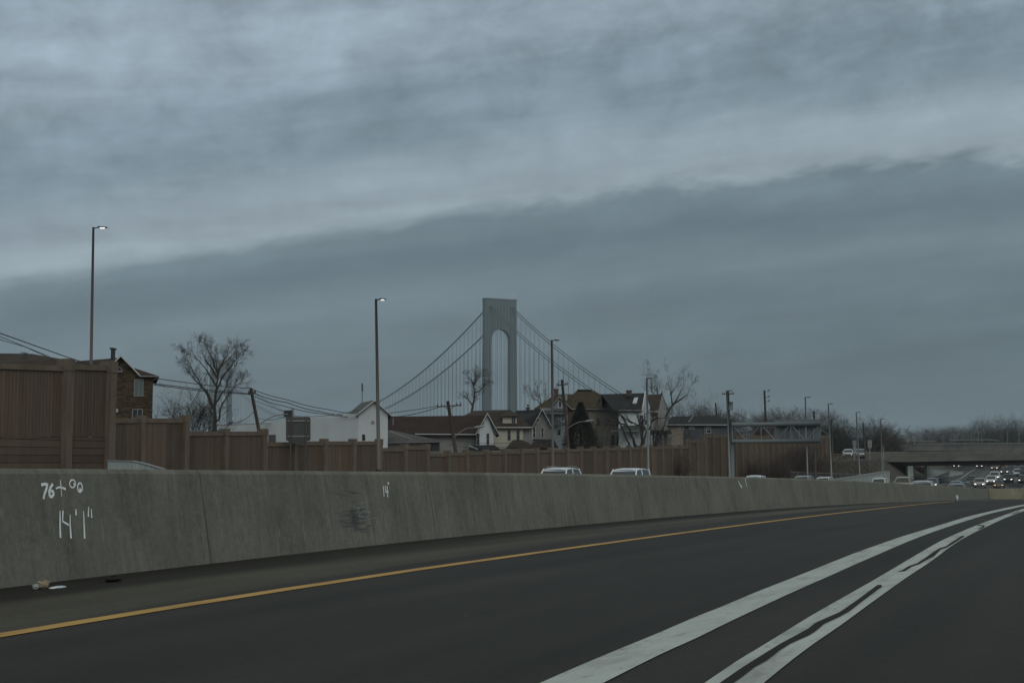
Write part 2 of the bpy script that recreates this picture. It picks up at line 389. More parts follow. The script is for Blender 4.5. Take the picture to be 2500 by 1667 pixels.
M['black'] = surf('black_plastic_and_shade', (.015, .015, .016), .5, .2, 3)  # plastic parts, plus painted shade in the garage bay and overpass opening
M['wood_pole'] = surf('wood_pole', (.07, .058, .048), .9, .3, 2, (4, 4, .3), bmp=.4)
M['wire'] = surf('wire', (.02, .022, .025), .6, .1, 1)
M['bark'] = surf('bark', (.05, .043, .036), .95, .3, 2, (3, 3, .5))
M['bark_dark'] = surf('bark_dark', (.022, .021, .02), .95, .3, 2)
M['bark_far'] = surf('bark_far', (.06, .055, .045), .95, .3, 1)
M['twig'] = surf('twig', (.05, .042, .033), .95, .3, 1)
M['conifer'] = surf('conifer', (.022, .028, .020), .9, .45, 1.2)
M['trim'] = surf('white_trim', (.46, .47, .46), .6, .1, 2)
M['trim_dim'] = surf('dim_trim', (.22, .23, .22), .6, .1, 2)
M['tower'] = surf('tower_steel', (.098, .132, .138), .75, .12, .02, (1, 1, .2), fine=.1)
M['cable'] = surf('cable_steel', (.05, .065, .068), .7, .1, .1)
M['white_siding'] = siding('white_siding', (.52, .56, .56), .2, .72)
M['cream'] = siding('cream_siding', (.38, .37, .29), .2, .8)
M['grey_siding'] = siding('grey_siding', (.19, .19, .17), .2, .75)
M['blue_siding'] = siding('blue_grey_siding', (.19, .215, .225), .2, .75)
M['tan_wall'] = siding('tan_wall', (.23, .20, .15), .2, .8, .3)
M['stucco'] = surf('stucco', (.22, .22, .20), .9, .15, .6)
M['navy'] = siding('navy_siding', (.05, .057, .065), .2, .8, .2)
M['roof_brown'] = shingle('roof_brown', (.047, .036, .028)); M['roof_red'] = shingle('roof_dark_red', (.034, .022, .019))
M['roof_olive'] = shingle('roof_olive_brown', (.056, .046, .028)); M['roof_dark'] = shingle('roof_dark', (.027, .028, .03))
M['roof_grey'] = shingle('roof_grey', (.09, .092, .088)); M['roof_green'] = shingle('roof_green_grey', (.055, .066, .062))
M['roof_sage'] = shingle('roof_sage', (.11, .12, .105))
M['skylight'] = surf('skylight', (.42, .47, .49), .25, .1, 3)
def glass_mat(name, col, rough=.08):
    m, nt, b = nodes(name); setc(b, col); b.inputs['Roughness'].default_value = rough; b.inputs['Specular IOR Level'].default_value = .6
    return m
M['pane'] = glass_mat('window_pane', (.012, .014, .016)); M['curtain'] = glass_mat('curtained_pane', (.10, .125, .12), .3)
M['car_glass'] = glass_mat('car_glass', (.03, .036, .04), .06)
def brick_mat():
    m, nt, b = nodes('brick'); g = N(nt, 'ShaderNodeNewGeometry'); s = N(nt, 'ShaderNodeSeparateXYZ'); nt.links.new(g.outputs['Position'], s.inputs[0])
    c_ = N(nt, 'ShaderNodeCombineXYZ'); nt.links.new(mth(nt, 'ADD', s.outputs[0], s.outputs[1]), c_.inputs[0]); nt.links.new(s.outputs[2], c_.inputs[1])
    bt = N(nt, 'ShaderNodeTexBrick'); nt.links.new(c_.outputs[0], bt.inputs['Vector'])
    bt.inputs['Scale'].default_value = 1; bt.inputs['Brick Width'].default_value = .33; bt.inputs['Row Height'].default_value = .12; bt.inputs['Mortar Size'].default_value = .015
    bt.inputs['Color1'].default_value = (.10, .072, .04, 1); bt.inputs['Color2'].default_value = (.022, .016, .012, 1); bt.inputs['Mortar'].default_value = (.035, .03, .026, 1); bt.inputs['Bias'].default_value = -.25
    c = mixc(nt, 1.0, bt.outputs['Color'], ramp(nt, noise(nt, pos(nt), 1.1, 5, .7), [(.3, (.7,) * 3), (.7, (1.35,) * 3)]), 'MULTIPLY')
    nt.links.new(c, b.inputs['Base Color']); b.inputs['Roughness'].default_value = .9; b.inputs['Specular IOR Level'].default_value = .2
    return m
M['brick'] = brick_mat()
M['brick_red'] = surf('chimney_brick', (.075, .05, .038), .9, .3, 5)

# ------------------------------------------------------------------ ground sheet and roads
QS = list(range(-80, 620, 4)) + [660, 720, 800, 1000, 1400, 2000, 3000, 4600]
QS = [-3000, -1200, -400, -200, -120] + QS
def lerp(a, b, t): return a + (b - a) * t
def cols(q):
    b = wb(q); l = wL(q)
    right = [-4600, -2000, -900, -300, -120, -60, -40, -30, -22, -14, -6, 0, 5, b - 2.3, b - .1]
    mid = [b + .2, b + .55, b + 2, b + 3.5, b + 5, b + 6.5, b + 8, b + 9.5, lerp(b + 9.5, l, .33), lerp(b + 9.5, l, .66), l]
    left = [l + 1.5, l + 3, l + 4.5, l + 6, l + 7.5, l + 9, l + 10.5, l + 12.3, l + 14, l + 16, l + 18, l + 20, l + 23, l + 32, 90, 150, 300, 800, 2000, 4600]
    return right + mid + left
def sheet(name, mat, rows, cf, off, latf=None):
    mb = MB(); prev = None
    for q in rows:
        cur = []
        for w_ in cf(q):
            x, y = XY(q, w_)
            at = {'lat': latf(q, w_)} if latf else {}
            cur.append(mb.vert((x, y, T(q, w_) + off), **at))
        if prev:
            for k in range(len(cur) - 1): mb.f.append([prev[k], cur[k], cur[k + 1], prev[k + 1]][::-1])
        prev = cur
    # make normals point up
    return mb.build(name, mat, smooth=True)
tag(sheet('ground', M['ground'], QS, cols, 0), kind='structure')
rq = [q for q in QS if -80 <= q <= 430]
rq1 = [q for q in rq if q <= 10] + [q for q in range(12, 60, 2)] + [q for q in rq if q >= 60]
fine_rows = sorted(set([q for q in rq if q < 8] + list(np.arange(8, 40, 1.0)) + [q for q in rq if q >= 40]))
tag(sheet('road', M['asphalt'], fine_rows, lambda q: [-30, -22, -14, -6, 0, 5, wb(q) - 2.3], .03), kind='structure')
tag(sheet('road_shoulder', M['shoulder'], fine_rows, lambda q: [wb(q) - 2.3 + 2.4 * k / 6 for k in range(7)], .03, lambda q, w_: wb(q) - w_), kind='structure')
tag(sheet('opposite_road', M['asphalt_far'], [q for q in QS if -80 <= q <= 600], lambda q: cols(q)[16:26], .03), kind='structure')

def interp_line(pts, n_px):
    """dense (px,py) list along a traced polyline"""
    out = []
    for a, b in zip(pts[:-1], pts[1:]):
        k = max(1, int(math.hypot(b[0] - a[0], b[1] - a[1]) / n_px))
        for i in range(k): out.append((lerp(a[0], b[0], i / k), lerp(a[1], b[1], i / k)))
    out.append(pts[-1]); return out
def smooth_pts(p, n=1):
    for _ in range(n):
        p = [p[0]] + [((p[i - 1][0] + 2 * p[i][0] + p[i + 1][0]) / 4, (p[i - 1][1] + 2 * p[i][1] + p[i + 1][1]) / 4) for i in range(1, len(p) - 1)] + [p[-1]]
    return p
def gz(p, off): return Vector((p.x, p.y, TX(p.x, p.y) + off))
def ground_poly(name, mat, pts, off=.036):
    w3 = [ground_hit(a, b, off) for a, b in pts]
    tri = geometry.tessellate_polygon([[Vector((p.x, p.y, 0)) for p in w3]])
    mb = MB(); ids = [mb.vert(p) for p in w3]
    for t in tri:
        a, b, c = [w3[i] for i in t]
        if (b - a).cross(c - a).z < 0: t = t[::-1]
        mb.f.append([ids[i] for i in t])
    return mb.build(name, mat)
def ribbon_between(name, mat, up, lo, off=.036, n=60):
    """strip between two traced edges, matched by arc parameter on the ground"""
    U = [ground_hit(a, b, off) for a, b in smooth_pts(interp_line(up, 18))]
    L = [ground_hit(a, b, off) for a, b in smooth_pts(interp_line(lo, 18))]
    def param(Q):
        qs = [QW(p.x, p.y) for p in Q]; return qs
    uq, lq = param(U), param(L)
    qa = max(uq[0][0], lq[0][0]); qb = min(uq[-1][0], lq[-1][0])
    mb = MB(); prev = None
    ux = np.array([a for a, b in uq]); uw = np.array([b for a, b in uq]); lx = np.array([a for a, b in lq]); lw = np.array([b for a, b in lq])
    rows = [min(uq[0][0], lq[0][0]) - .6] + list(np.geomspace(max(.5, qa), qb, n)) + [qb + 4, qb + 9, qb + 15]
    for q in rows:
        if q > qb:
            sU = (uw[-1] - uw[-8]) / (ux[-1] - ux[-8]); sL = (lw[-1] - lw[-8]) / (lx[-1] - lx[-8]); sl = (sU + sL) / 2
            a = np.interp(qb, ux, uw) + sl * (q - qb); b = np.interp(qb, lx, lw) + sl * (q - qb)
        elif q < qa:
            sU = (uw[6] - uw[0]) / (ux[6] - ux[0]); a = uw[0] + sU * (q - ux[0]); sL = (lw[6] - lw[0]) / (lx[6] - lx[0]); b = lw[0] + sL * (q - lx[0])
        else: a = np.interp(q, ux, uw); b = np.interp(q, lx, lw)
        r = []
        for w_ in (a, b):
            x, y = XY(q, w_); r.append(mb.vert((x, y, T(q, w_) + off)))
        if prev: mb.f.append([prev[1], r[1], r[0], prev[0]])
        prev = r
    return mb.build(name, mat, smooth=True)
up1 = [(1315.3, 1667), (1402, 1629), (1501, 1587.3), (1598, 1548), (1700, 1503.9), (1752, 1484), (1854, 1441), (1960, 1400), (2004.6, 1382), (2091, 1347.6), (2200, 1309.3), (2275, 1287), (2363.7, 1259.9), (2452, 1239.5), (2500, 1230.6)]
lo1 = [(1470, 1667), (1547, 1628), (1623.5, 1590), (1700, 1556.7), (1755.6, 1528.6), (1837, 1490), (1939.5, 1442.6), (2036.5, 1400), (2085, 1378), (2150, 1350), (2200, 1328), (2261.6, 1303.4), (2329.7, 1280), (2411, 1254.4), (2500, 1234.5)]
up2 = [(1718, 1667), (1803, 1609.5), (1880, 1563.5), (1973.5, 1505.6), (2050, 1462), (2116, 1425), (2180, 1387.8), (2227.6, 1359), (2295.6, 1319.7), (2356.9, 1292.5), (2386.8, 1280), (2425, 1266.7), (2479, 1247), (2500, 1240.8)]
lo2 = [(1862.9, 1667), (1931, 1611), (1990.6, 1566.9), (2050, 1526.9), (2130, 1468), (2211, 1410), (2275, 1368.7), (2316, 1336), (2356.9, 1310), (2404.5, 1287), (2452, 1264), (2500, 1246.5)]
tag(ribbon_between('white_lane_line', M['white_paint'], up1, lo1), kind='structure')
tag(ribbon_between('white_lane_line', M['white_paint'], up2, lo2), kind='structure')
yl = [(-60, 1559), (0, 1549), (350, 1492), (700, 1437), (1050, 1384.5), (1400, 1336), (1650, 1302), (1900, 1269.5), (2050, 1251.5), (2200, 1235.3), (2275, 1227.5), (2330, 1223.5)]
mb = MB(); prev = None
yp = [ground_hit(a, b, .036) for a, b in smooth_pts(interp_line(yl, 30), 2)]
for i, p in enumerate(yp):
    t = (yp[min(i + 1, len(yp) - 1)] - yp[max(i - 1, 0)]); t.z = 0; t.normalize(); n = Vector((-t.y, t.x, 0)) * .085
    r = [mb.vert(gz(p + n, .036)), mb.vert(gz(p - n, .036))]
    if prev: mb.f.append([prev[1], r[1], r[0], prev[0]])
    prev = r
tag(mb.build('yellow_edge_line', M['yellow_paint']), kind='structure')
tar1 = [(1752, 1669), (1811.8, 1628), (1862.9, 1595.8), (1905, 1570), (1940, 1551), (1973.5, 1532.8), (1990.6, 1519), (2020, 1506), (2050, 1492.8), (2095, 1462), (2141.8, 1427), (2151, 1426), (2154, 1431), (2143, 1438), (2098, 1472), (2075, 1490), (2050, 1503.9), (2012.7, 1520.9), (1990, 1540), (1973.5, 1549.9), (1930, 1569), (1902, 1587), (1871, 1611), (1842.4, 1626.5), (1815, 1648), (1786, 1669)]
tar2 = [(2190, 1394.5), (2203, 1390.5), (2218, 1381), (2238.5, 1374), (2261.6, 1359), (2278, 1347), (2293, 1337.4), (2309, 1332.7), (2328, 1319.7), (2348.7, 1306.8), (2356, 1308), (2343, 1315.6), (2327, 1326.5), (2310.6, 1336), (2297, 1340), (2280.7, 1356.5), (2264, 1364.6), (2245, 1375.5), (2226, 1382), (2210, 1392.5)]
tar3 = [(2386, 1279.5), (2404, 1282), (2403.5, 1285.5), (2394, 1291), (2386, 1291), (2393, 1288.5), (2399, 1283.6), (2385, 1281)]
tar4 = [(2484, 1246), (2491, 1247.5), (2480, 1252), (2462, 1254.5), (2478, 1250.5), (2487, 1248)]
for t_ in (tar1, tar2, tar3, tar4): tag(ground_poly('tar_seal', M['tar'], t_, .041), kind='structure')

# opposite carriageway markings
def line_on_ground(name, mat, pts, wd, off=.036):
    mb = MB(); prev = None
    for i, p in enumerate(pts):
        t = (pts[min(i + 1, len(pts) - 1)] - pts[max(i - 1, 0)]); t.z = 0; t.normalize(); n = Vector((-t.y, t.x, 0)) * wd / 2
        r = [mb.vert(gz(p + n, off)), mb.vert(gz(p - n, off))]
        if prev: mb.f.append([prev[1], r[1], r[0], prev[0]])
        prev = r
    return tag(mb.build(name, mat), kind='structure')
M['line_far'] = surf('far_line_paint', (.36, .38, .37), .7, .15, .5)
def wline(off_): return [Vector((*XY(q, off_(q)), 0)) for q in range(20, 560, 6)]
line_on_ground('white_edge_line', M['line_far'], wline(lambda q: wL(q) - 3.2), .22)
for kk in (7.0, 10.8, 14.6):
    mbd = MB()
    for q in range(150, 540, 12):
        a = [Vector((*XY(q + dq, wL(q + dq) - kk), 0)) for dq in (0, 3.5)]
        t = (a[1] - a[0]).normalized(); n = Vector((-t.y, t.x, 0)) * .08
        mbd.poly([gz(a[0] - n, .036), gz(a[1] - n, .036), gz(a[1] + n, .036), gz(a[0] + n, .036)])
    tag(mbd.build('dashed_lane_line', M['line_far']), kind='structure')
line_on_ground('yellow_edge_line', M['line_far'], wline(lambda q: wb(q) + 2.2), .15)

# ------------------------------------------------------------------ near concrete barrier
BH = 1.15
def face_pt(q, h, out=0.0):
    """point on the road face of the barrier, out metres proud of it"""
    k = h / BH; w_ = wb(q) + .2 * k - out
    x, y = XY(q, w_); return Vector((x, y, g1(q) + .0 + h))
def face_hit(px, py):
    h = .6
    for _ in range(25):
        a, b = 2.0, 175.0
        for _ in range(40):
            m = (a + b) / 2
            if proj(face_pt(m, h))[0] < px: a = m
            else: b = m
        q = (a + b) / 2
        y1 = proj(face_pt(q, h))[1]; y2 = proj(face_pt(q, h + .1))[1]
        h += (py - y1) / ((y2 - y1) / .1)
    return q, h
q1 = face_hit(501, 1260)[0]; q2 = face_hit(1053, 1230)[0]; q3 = face_hit(1373, 1220)[0]
joints = [q1 - 2 * (q2 - q1), q1 - (q2 - q1) , q1, q2, q3]
while joints[-1] < 166: joints.append(joints[-1] + 6.1)
qj0 = face_hit(152, 1410)[0]
while joints[0] > -40: joints.insert(0, joints[0] - 6.1)
barrier = thing('concrete_barrier', (*XY(20, wb(20) + .3), g1(20)), 'long grey concrete barrier with white sprayed numbers beside the dark road', 'barrier')
mb = MB(); rc = random.Random(3)
prof = [(-.04, -.3), (0, 0), (.19, BH - .05), (.232, BH - .008), (.25, BH), (.38, BH), (.398, BH - .008), (.44, BH - .05), (.64, 0), (.66, -.3)]
for a, b in zip(joints[:-1], joints[1:]):
    g = .013 if b < 60 else .012
    n = 8 if a < 40 else 4; rows = [lerp(a + g, b - g, i / n) for i in range(n + 1)]; prev = None; dz = rc.uniform(-.004, .004); dw = rc.uniform(-.004, .004)
    for q in rows:
        ring = []
        for dw_, h in prof:
            x, y = XY(q, wb(q) + dw_ + dw); ring.append(mb.vert((x, y, g1(q) + h + (dz if h > .5 else 0))))
        if prev:
            for k in range(len(ring) - 1): mb.f.append([prev[k], ring[k], ring[k + 1], prev[k + 1]])
        else: mb.f.append(ring[::-1])
        prev = ring
    mb.f.append(prev)
mb.build('barrier_wall', M['concrete'], barrier)
mb = MB(); prev = None
for q in np.arange(joints[0], joints[-1], 3.0):
    ring = []
    for dw_, h in [(.03, -.3), (.05, 0), (.235, BH - .04), (.40, BH - .04), (.6, 0), (.62, -.3)]:
        x, y = XY(q, wb(q) + dw_); ring.append(mb.vert((x, y, g1(q) + h)))
    if prev:
        for k in range(len(ring) - 1): mb.f.append([prev[k], ring[k], ring[k + 1], prev[k + 1]])
    prev = ring
mb.build('joint_filler', M['tar'], barrier)
def stroke(mbx, pts, wd, proud=.004):
    """spray stroke following image points, laid on the sloping face"""
    Q = [face_hit(a, b) for a, b in pts]
    dense = []
    for (qa, ha), (qb, hb) in zip(Q[:-1], Q[1:]):
        for i in range(4): dense.append((lerp(qa, qb, i / 4), lerp(ha, hb, i / 4)))
    dense.append(Q[-1]); n = len(dense); prev = None
    if not hasattr(wd, '__len__'): wd = (wd, wd)
    for i, (q, h) in enumerate(dense):
        q0, h0 = dense[max(i - 1, 0)]; q1_, h1_ = dense[min(i + 1, n - 1)]
        tx, ty = q1_ - q0, h1_ - h0; l = math.hypot(tx, ty) or 1; nx, ny = -ty / l, tx / l
        wv = lerp(wd[0], wd[1], i / max(1, n - 1)) / (1.6 if wd[0] > .0099 else 2) * (1 + rc.uniform(-.12, .12))
        r = [mbx.vert(face_pt(q + nx * wv, h + ny * wv, proud)), mbx.vert(face_pt(q - nx * wv, h - ny * wv, proud))]
        if prev: mbx.f.append([prev[0], prev[1], r[1], r[0]])
        prev = r
def cvt(l): return [(60 + x / 5.225, 1140 + y / 5.225) for x, y in l]
def ell(cx, cy, rx, ry, n=12, a0=0): return [(cx + rx * math.sin(2 * math.pi * i / n + a0), cy - ry * math.cos(2 * math.pi * i / n + a0)) for i in range(n + 1)]
glyphs = [
 [([(208, 226), (250, 216), (290, 218), (275, 275), (250, 340), (236, 405)], .024)],
 [([(356, 212), (325, 262), (308, 320), (318, 368), (342, 378), (366, 350), (362, 308), (335, 298), (312, 325)], .024)],
 [([(452, 165), (462, 262), (468, 372)], (.012, .007)), ([(395, 274), (430, 255), (470, 260), (522, 280)], (.012, .022))],
 [(ell(608, 210, 38, 50), .013), ([(628, 200), (634, 238)], .02)],
 [(ell(702, 258, 30, 58), .016), ([(706, 268), (704, 305)], .022)],
 [([(449, 556), (448, 720), (454, 900)], (.014, .024))],
 [([(486, 552), (480, 690), (562, 736)], .016), ([(578, 602), (578, 740), (589, 908)], (.010, .026))],
 [([(652, 532), (652, 612)], (.012, .022))],
 [([(748, 556), (756, 740), (762, 910)], (.010, .024))],
 [([(811, 504), (810, 632)], (.010, .020)), ([(846, 530), (854, 645)], (.010, .018))]]
for gl in glyphs:
    mbx = MB()
    for pts, wd in gl: stroke(mbx, cvt(pts), wd)
    mbx.build('painted_numeral', M['spray'], barrier)
def cv5(l): return [(700 + x / 3.36, 1100 + y / 3.36) for x, y in l]
for gl in ([([(790, 288), (797, 376)], .022)], [([(806, 285), (810, 338), (832, 336)], .018), ([(822, 288), (827, 380)], .022)], [([(831, 256), (832, 276)], .034)]):
    mbx = MB()
    for pts, wd in gl: stroke(mbx, cv5(pts), wd)
    mbx.build('painted_numeral', M['spray'], barrier)
def cv6(l): return [(1300 + x / 3.36, 1120 + y / 3.36) for x, y in l]
mbx = MB(); stroke(mbx, cv6([(1686, 178), (1703, 213), (1718, 232)]), (.03, .06)); mbx.build('painted_numeral', M['spray'], barrier)
mbx = MB(); stroke(mbx, cv6([(1744, 158), (1750, 196), (1758, 228)]), (.06, .035)); mbx.build('painted_numeral', M['spray'], barrier)
# impact scuffs
mbx = MB()
for _ in range(60):
    cx_, cy_ = 876 + rc.gauss(0, 12), 1262 + rc.gauss(0, 22); L_ = rc.uniform(5, 26)
    stroke(mbx, [(cx_ - L_, cy_ + rc.uniform(-3, 3)), (cx_, cy_), (cx_ + L_ * rc.uniform(.4, 1), cy_ + rc.uniform(-4, 3))], (rc.uniform(.004, .022), .003), .003)
mbx.build('scuff_mark', M['scuff'], barrier); mbx = MB()
for _ in range(7):
    cx_, cy_ = 852 + rc.gauss(0, 12), 1202 + rc.gauss(0, 5)
    stroke(mbx, [(cx_ - 10, cy_), (cx_, cy_ + 1), (cx_ + 12, cy_ + 3)], (.009, .004), .003)
mbx.build('scuff_mark', M['scuff'], barrier); mbx = MB(); stroke(mbx, [(1338, 1241), (1352, 1250), (1368, 1265), (1379, 1280)], (.012, .02), .003)
mbx.build('scuff_mark', M['scuff'], barrier)
mbx = MB()
for _ in range(26):
    cx_, cy_ = 885 + rc.gauss(0, 14), 1254 + rc.gauss(0, 14); L_ = rc.uniform(2, 10)
    mbx = MB(); stroke(mbx, [(cx_ - L_, cy_ + 1), (cx_ + L_, cy_ - 1)], (.002, .005), .0045); mbx.build('pale_scrape', M['pale_concrete'], barrier)
mbx = MB(); stroke(mbx, [(1318, 1225), (1350, 1225)], (.004, .004), .0025); mbx.build('pale_scrape', M['pale_concrete'], barrier)
for _ in range(60):
    x_ = rc.uniform(330, 2000); y_ = lerp(1155, lerp(1390, 1240, x_ / 2000), rc.uniform(.3, .92)); sc_ = lerp(1, .4, x_ / 2000)
    mbx = MB(); stroke(mbx, [(x_, y_), (x_ + rc.uniform(-1, 1), y_ + rc.uniform(6, 18) * sc_)], (.004, rc.uniform(.005, .013)), .0025); mbx.build('drip_mark', M['drip'], barrier)
# second barrier, turning away at the end of the road
a2 = Vector((*XY(165.5, wb(165)), 0)); d2v = Vector((math.sin(R(66)), math.cos(R(66)), 0)); n2 = Vector((-d2v.y, d2v.x, 0))
b2 = thing('concrete_barrier', (a2.x, a2.y, g1(165)), 'short tan concrete barrier where the near road bends away right', 'barrier')
mb = MB(); prev = None
for i in range(12):
    c_ = a2 + d2v * (i * 3.0 + .05); z0 = TX(c_.x, c_.y) if i > 2 else g1(166); z0 = g1(166) - .0 * i
    ring = [mb.vert(c_ + n2 * dw_ + Vector((0, 0, z0 + h))) for dw_, h in prof]
    if prev:
        for k in range(len(ring) - 1): mb.f.append([prev[k], ring[k], ring[k + 1], prev[k + 1]])
    else: mb.f.append(ring[::-1])
    prev = ring
mb.f.append(prev); mb.build('barrier_wall', M['concrete2'], b2)
# litter on the shoulder
def litter(name, px, py, mat, label, cat, rx, ry, rz, seed, n=26):
    p = ground_hit(px, py, .03); rr = random.Random(seed)
    mb = MB(); nu, nv = 9, 6; grid = []
    ang = math.pi / 2 - R(20)
    ca, sa = math.cos(ang), math.sin(ang)
    for j in range(nv + 1):
        row = []
        for i in range(nu):
            th = 2 * math.pi * i / nu; ph = math.pi * j / nv
            k = 1 + rr.uniform(-.28, .28)
            lx, ly, lz = rx * math.sin(ph) * math.cos(th) * k, ry * math.sin(ph) * math.sin(th) * k, rz * (1 - math.cos(ph)) * k
            row.append(mb.vert((p.x + lx * ca - ly * sa, p.y + lx * sa + ly * ca, TX(p.x, p.y) + .03 + lz)))
        grid.append(row)
    for j in range(nv):
        for i in range(nu): mb.f.append([grid[j][i], grid[j][(i + 1) % nu], grid[j + 1][(i + 1) % nu], grid[j + 1][i]])
    tag(mb.build(name, mat, origin=(p.x, p.y, TX(p.x, p.y) + .03)), label, cat)
M['tan_paper'] = surf('tan_paper', (.30, .235, .16), .9, .3, 12); M['white_paper'] = surf('white_paper', (.55, .6, .62), .8, .15, 12); M['pale_plastic'] = surf('pale_plastic', (.3, .33, .31), .5, .2, 12)
litter('paper_bag', 105, 1436, M['tan_paper'], 'crumpled tan paper bag at the foot of the barrier', 'litter', .085, .05, .035, 1)
litter('plastic_cup', 86, 1439, M['pale_plastic'], 'small pale crushed cup beside the crumpled tan bag', 'litter', .035, .03, .025, 2)
litter('paper_scrap', 142, 1437, M['white_paper'], 'flat white paper strip at the foot of the barrier', 'litter', .105, .03, .012, 3)
litter('road_debris', 277, 1419, M['tar'], 'dark scrap of rubber lying against the barrier foot', 'litter', .13, .06, .025, 4)
litter('paper_scrap', 2337, 1222, M['white_paper'], 'tiny white scrap by the far end of the barrier', 'litter', .16, .1, .2, 5)

# ------------------------------------------------------------------ noise wall
FY0 = 138.0; TF = math.tan(R(27))
def fence_xy(px, off=0.0):
    k = (px - CX) / F / (cp + .005)
    Y = FY0 / (1 - k / TF); X = (Y - FY0) * TF
    return Vector((X - off * math.cos(R(27)), Y + off * math.sin(R(27)), 0))
def wall_run(root, posts, tops, dirang, xyf, postw, base_rail=False, cap=.30):
    d = Vector((math.sin(dirang), math.cos(dirang), 0)); n = Vector((-d.y, d.x, 0))   # n points away from the road
    P3 = [xyf(px) for px in posts]
    zt = lambda p, py: P(1250, py, p.y).z
    for i in range(len(posts) - 1):
        a, b = P3[i], P3[i + 1]; D = (b - a); L = D.length; e = D.normalized(); nn = Vector((-e.y, e.x, 0))
        ya, yb = tops[i]
        za, zb = zt(a, ya), zt(b, yb); z0a, z0b = TX(a.x, a.y) - .5, TX(b.x, b.y) - .5
        mb = MB(); o1 = a - nn * .06; o2 = b - nn * .06; t = nn * .14
        def quadbox(mb, o1, o2, t, z1a, z1b, z2a, z2b):
            mb.hexa([Vector((o1.x, o1.y, z1a)), Vector((o2.x, o2.y, z1b)), Vector((o2.x + t.x, o2.y + t.y, z1b)), Vector((o1.x + t.x, o1.y + t.y, z1a)),
                     Vector((o1.x, o1.y, z2a)), Vector((o2.x, o2.y, z2b)), Vector((o2.x + t.x, o2.y + t.y, z2b)), Vector((o1.x + t.x, o1.y + t.y, z2a))])
        if base_rail:
            zs = 1.2 + (1130 - 1067) / F * a.y; zs2 = 1.2 + (1130 - 1067) / F * b.y
            quadbox(mb, o1, o2, t, zs + .02, zs2 + .02, za - .05, zb - .05); mb.build('panel', M['plank'], root)
            mb = MB(); quadbox(mb, o1 - nn * .02, o2 - nn * .02, t, z0a, z0b, zs - .02, zs2 - .02); mb.build('base_panel', M['plank_h'], root)
        else:
            quadbox(mb, o1, o2, t, z0a, z0b, za - .05, zb - .05); mb.build('panel', M['plank'], root)
        mb = MB(); quadbox(mb, o1 - nn * .09, o2 - nn * .09, nn * .26, za - cap, zb - cap, za, zb); mb.build('top_rail', M['wall_rail'], root)
    for i, p in enumerate(P3):
        tt = [];
        if i > 0: tt.append(zt(p, tops[i - 1][1]))
        if i < len(tops): tt.append(zt(p, tops[i][0]))
        z1 = max(tt) + .16; z0 = TX(p.x, p.y) - .5; hw = postw / 2
        mb = MB(); o = p - d * hw - n * .30; mb.obox((o.x, o.y, z0), d * postw, n * .50, (0, 0, z1 - z0)); 
        mb.obox((o.x - d.x * .03 - n.x * .03, o.y - d.y * .03 - n.y * .03, z1 - .45), d * (postw + .06), n * .56, (0, 0, .48)); mb.build('post', M['wall_post'], root)
nw = thing('noise_wall', (*fence_xy(1200)[:2], 0), 'long brown wood-textured noise wall stepping down behind the white cars', 'noise wall')
posts = [262, 343, 450, 548, 642, 716, 790, 860, 924, 986, 1040, 1091, 1137, 1185, 1229, 1270, 1308, 1343, 1381, 1415, 1447, 1478, 1506, 1534, 1561, 1587, 1614, 1636, 1657, 1679, 1699, 1719,
         1738, 1756, 1773, 1793, 1809, 1825, 1839, 1854, 1870, 1882, 1896, 1909, 1922, 1935, 1947, 1959, 1970, 1981, 1992, 2003, 2013, 2022]
def topy(px):
    if px < 450: return 1021
    if px < 642: return 1053
    if px < 924: return 1079 if px < 716 else (1077 if px < 860 else 1077)
    if px < 986: return 1093
    if px < 1040: return 1089
    if px < 1679: return float(np.interp(px, [1040, 1200, 1400, 1600, 1679], [1106, 1101, 1095, 1090, 1089]))
    if px < 1719: return 1075
    if px < 1793: return 1063
    return 1065
nwt = [(topy(a + 1), topy(a + 1)) for a in posts[:-1]]
wall_run(nw, posts, nwt, R(27), fence_xy, .42)
TD = 60.0
def tall_xy(px):
    k = (px - CX) / F; th = R(20); Y = (TD + (-(262 - CX) / F * TD) / math.tan(th) * 1.0)
    # line through (px 262, D 60) heading 20 degrees
    X0 = (262 - CX) / F * TD; t = (X0 - k * TD) / (k * math.cos(th) - math.sin(th)); return Vector((X0 + t * math.sin(th), TD + t * math.cos(th), 0))
tw = thing('noise_wall', (*tall_xy(150)[:2], 0), 'tall brown noise wall with horizontal base panels at the left edge', 'noise wall')
wall_run(tw, [-190, 156, 262], [(879, 893), (888, 893)], R(20), tall_xy, .42, True, .22)
# closing return panel behind the tall end post
mb = MB(); a = tall_xy(262); b = Vector(((258 - CX) / F * 88, 88, 0)); e = (b - a).normalized(); nn = Vector((-e.y, e.x, 0))
mb.obox((a.x, a.y, -1), (b - a), nn * .14, (0, 0, 1 + P(262, 893, 60).z - .1)); mb.build('return_panel', M['plank'], tw)

# concrete end wall (pale) between barrier and wall
D_ = 50; rt = thing('concrete_parapet', P(265, 1150, D_), 'pale low concrete parapet sloping down in front of the brown noise wall', 'parapet')
mb = MB(); top = [(263, 1124), (318, 1125.5), (345, 1131), (392, 1144), (392, 1190), (263, 1190)]
f3 = [P(x, y, D_ + (x - 263) * .03) for x, y in top]; mb.slab(f3, (.05, .35, 0)); mb.build('parapet_wall', M['pale_concrete'], rt)
mb = MB(); lip = [(261, 1122.5), (318, 1124), (346, 1129.5), (396, 1144), (396, 1146.5), (345, 1132), (318, 1126.2), (261, 1124.8)]
mb.slab([P(x, y, D_ - .06 + (x - 263) * .03) for x, y in lip], (.05, .45, 0)); mb.build('coping', M['trim_dim'], rt)

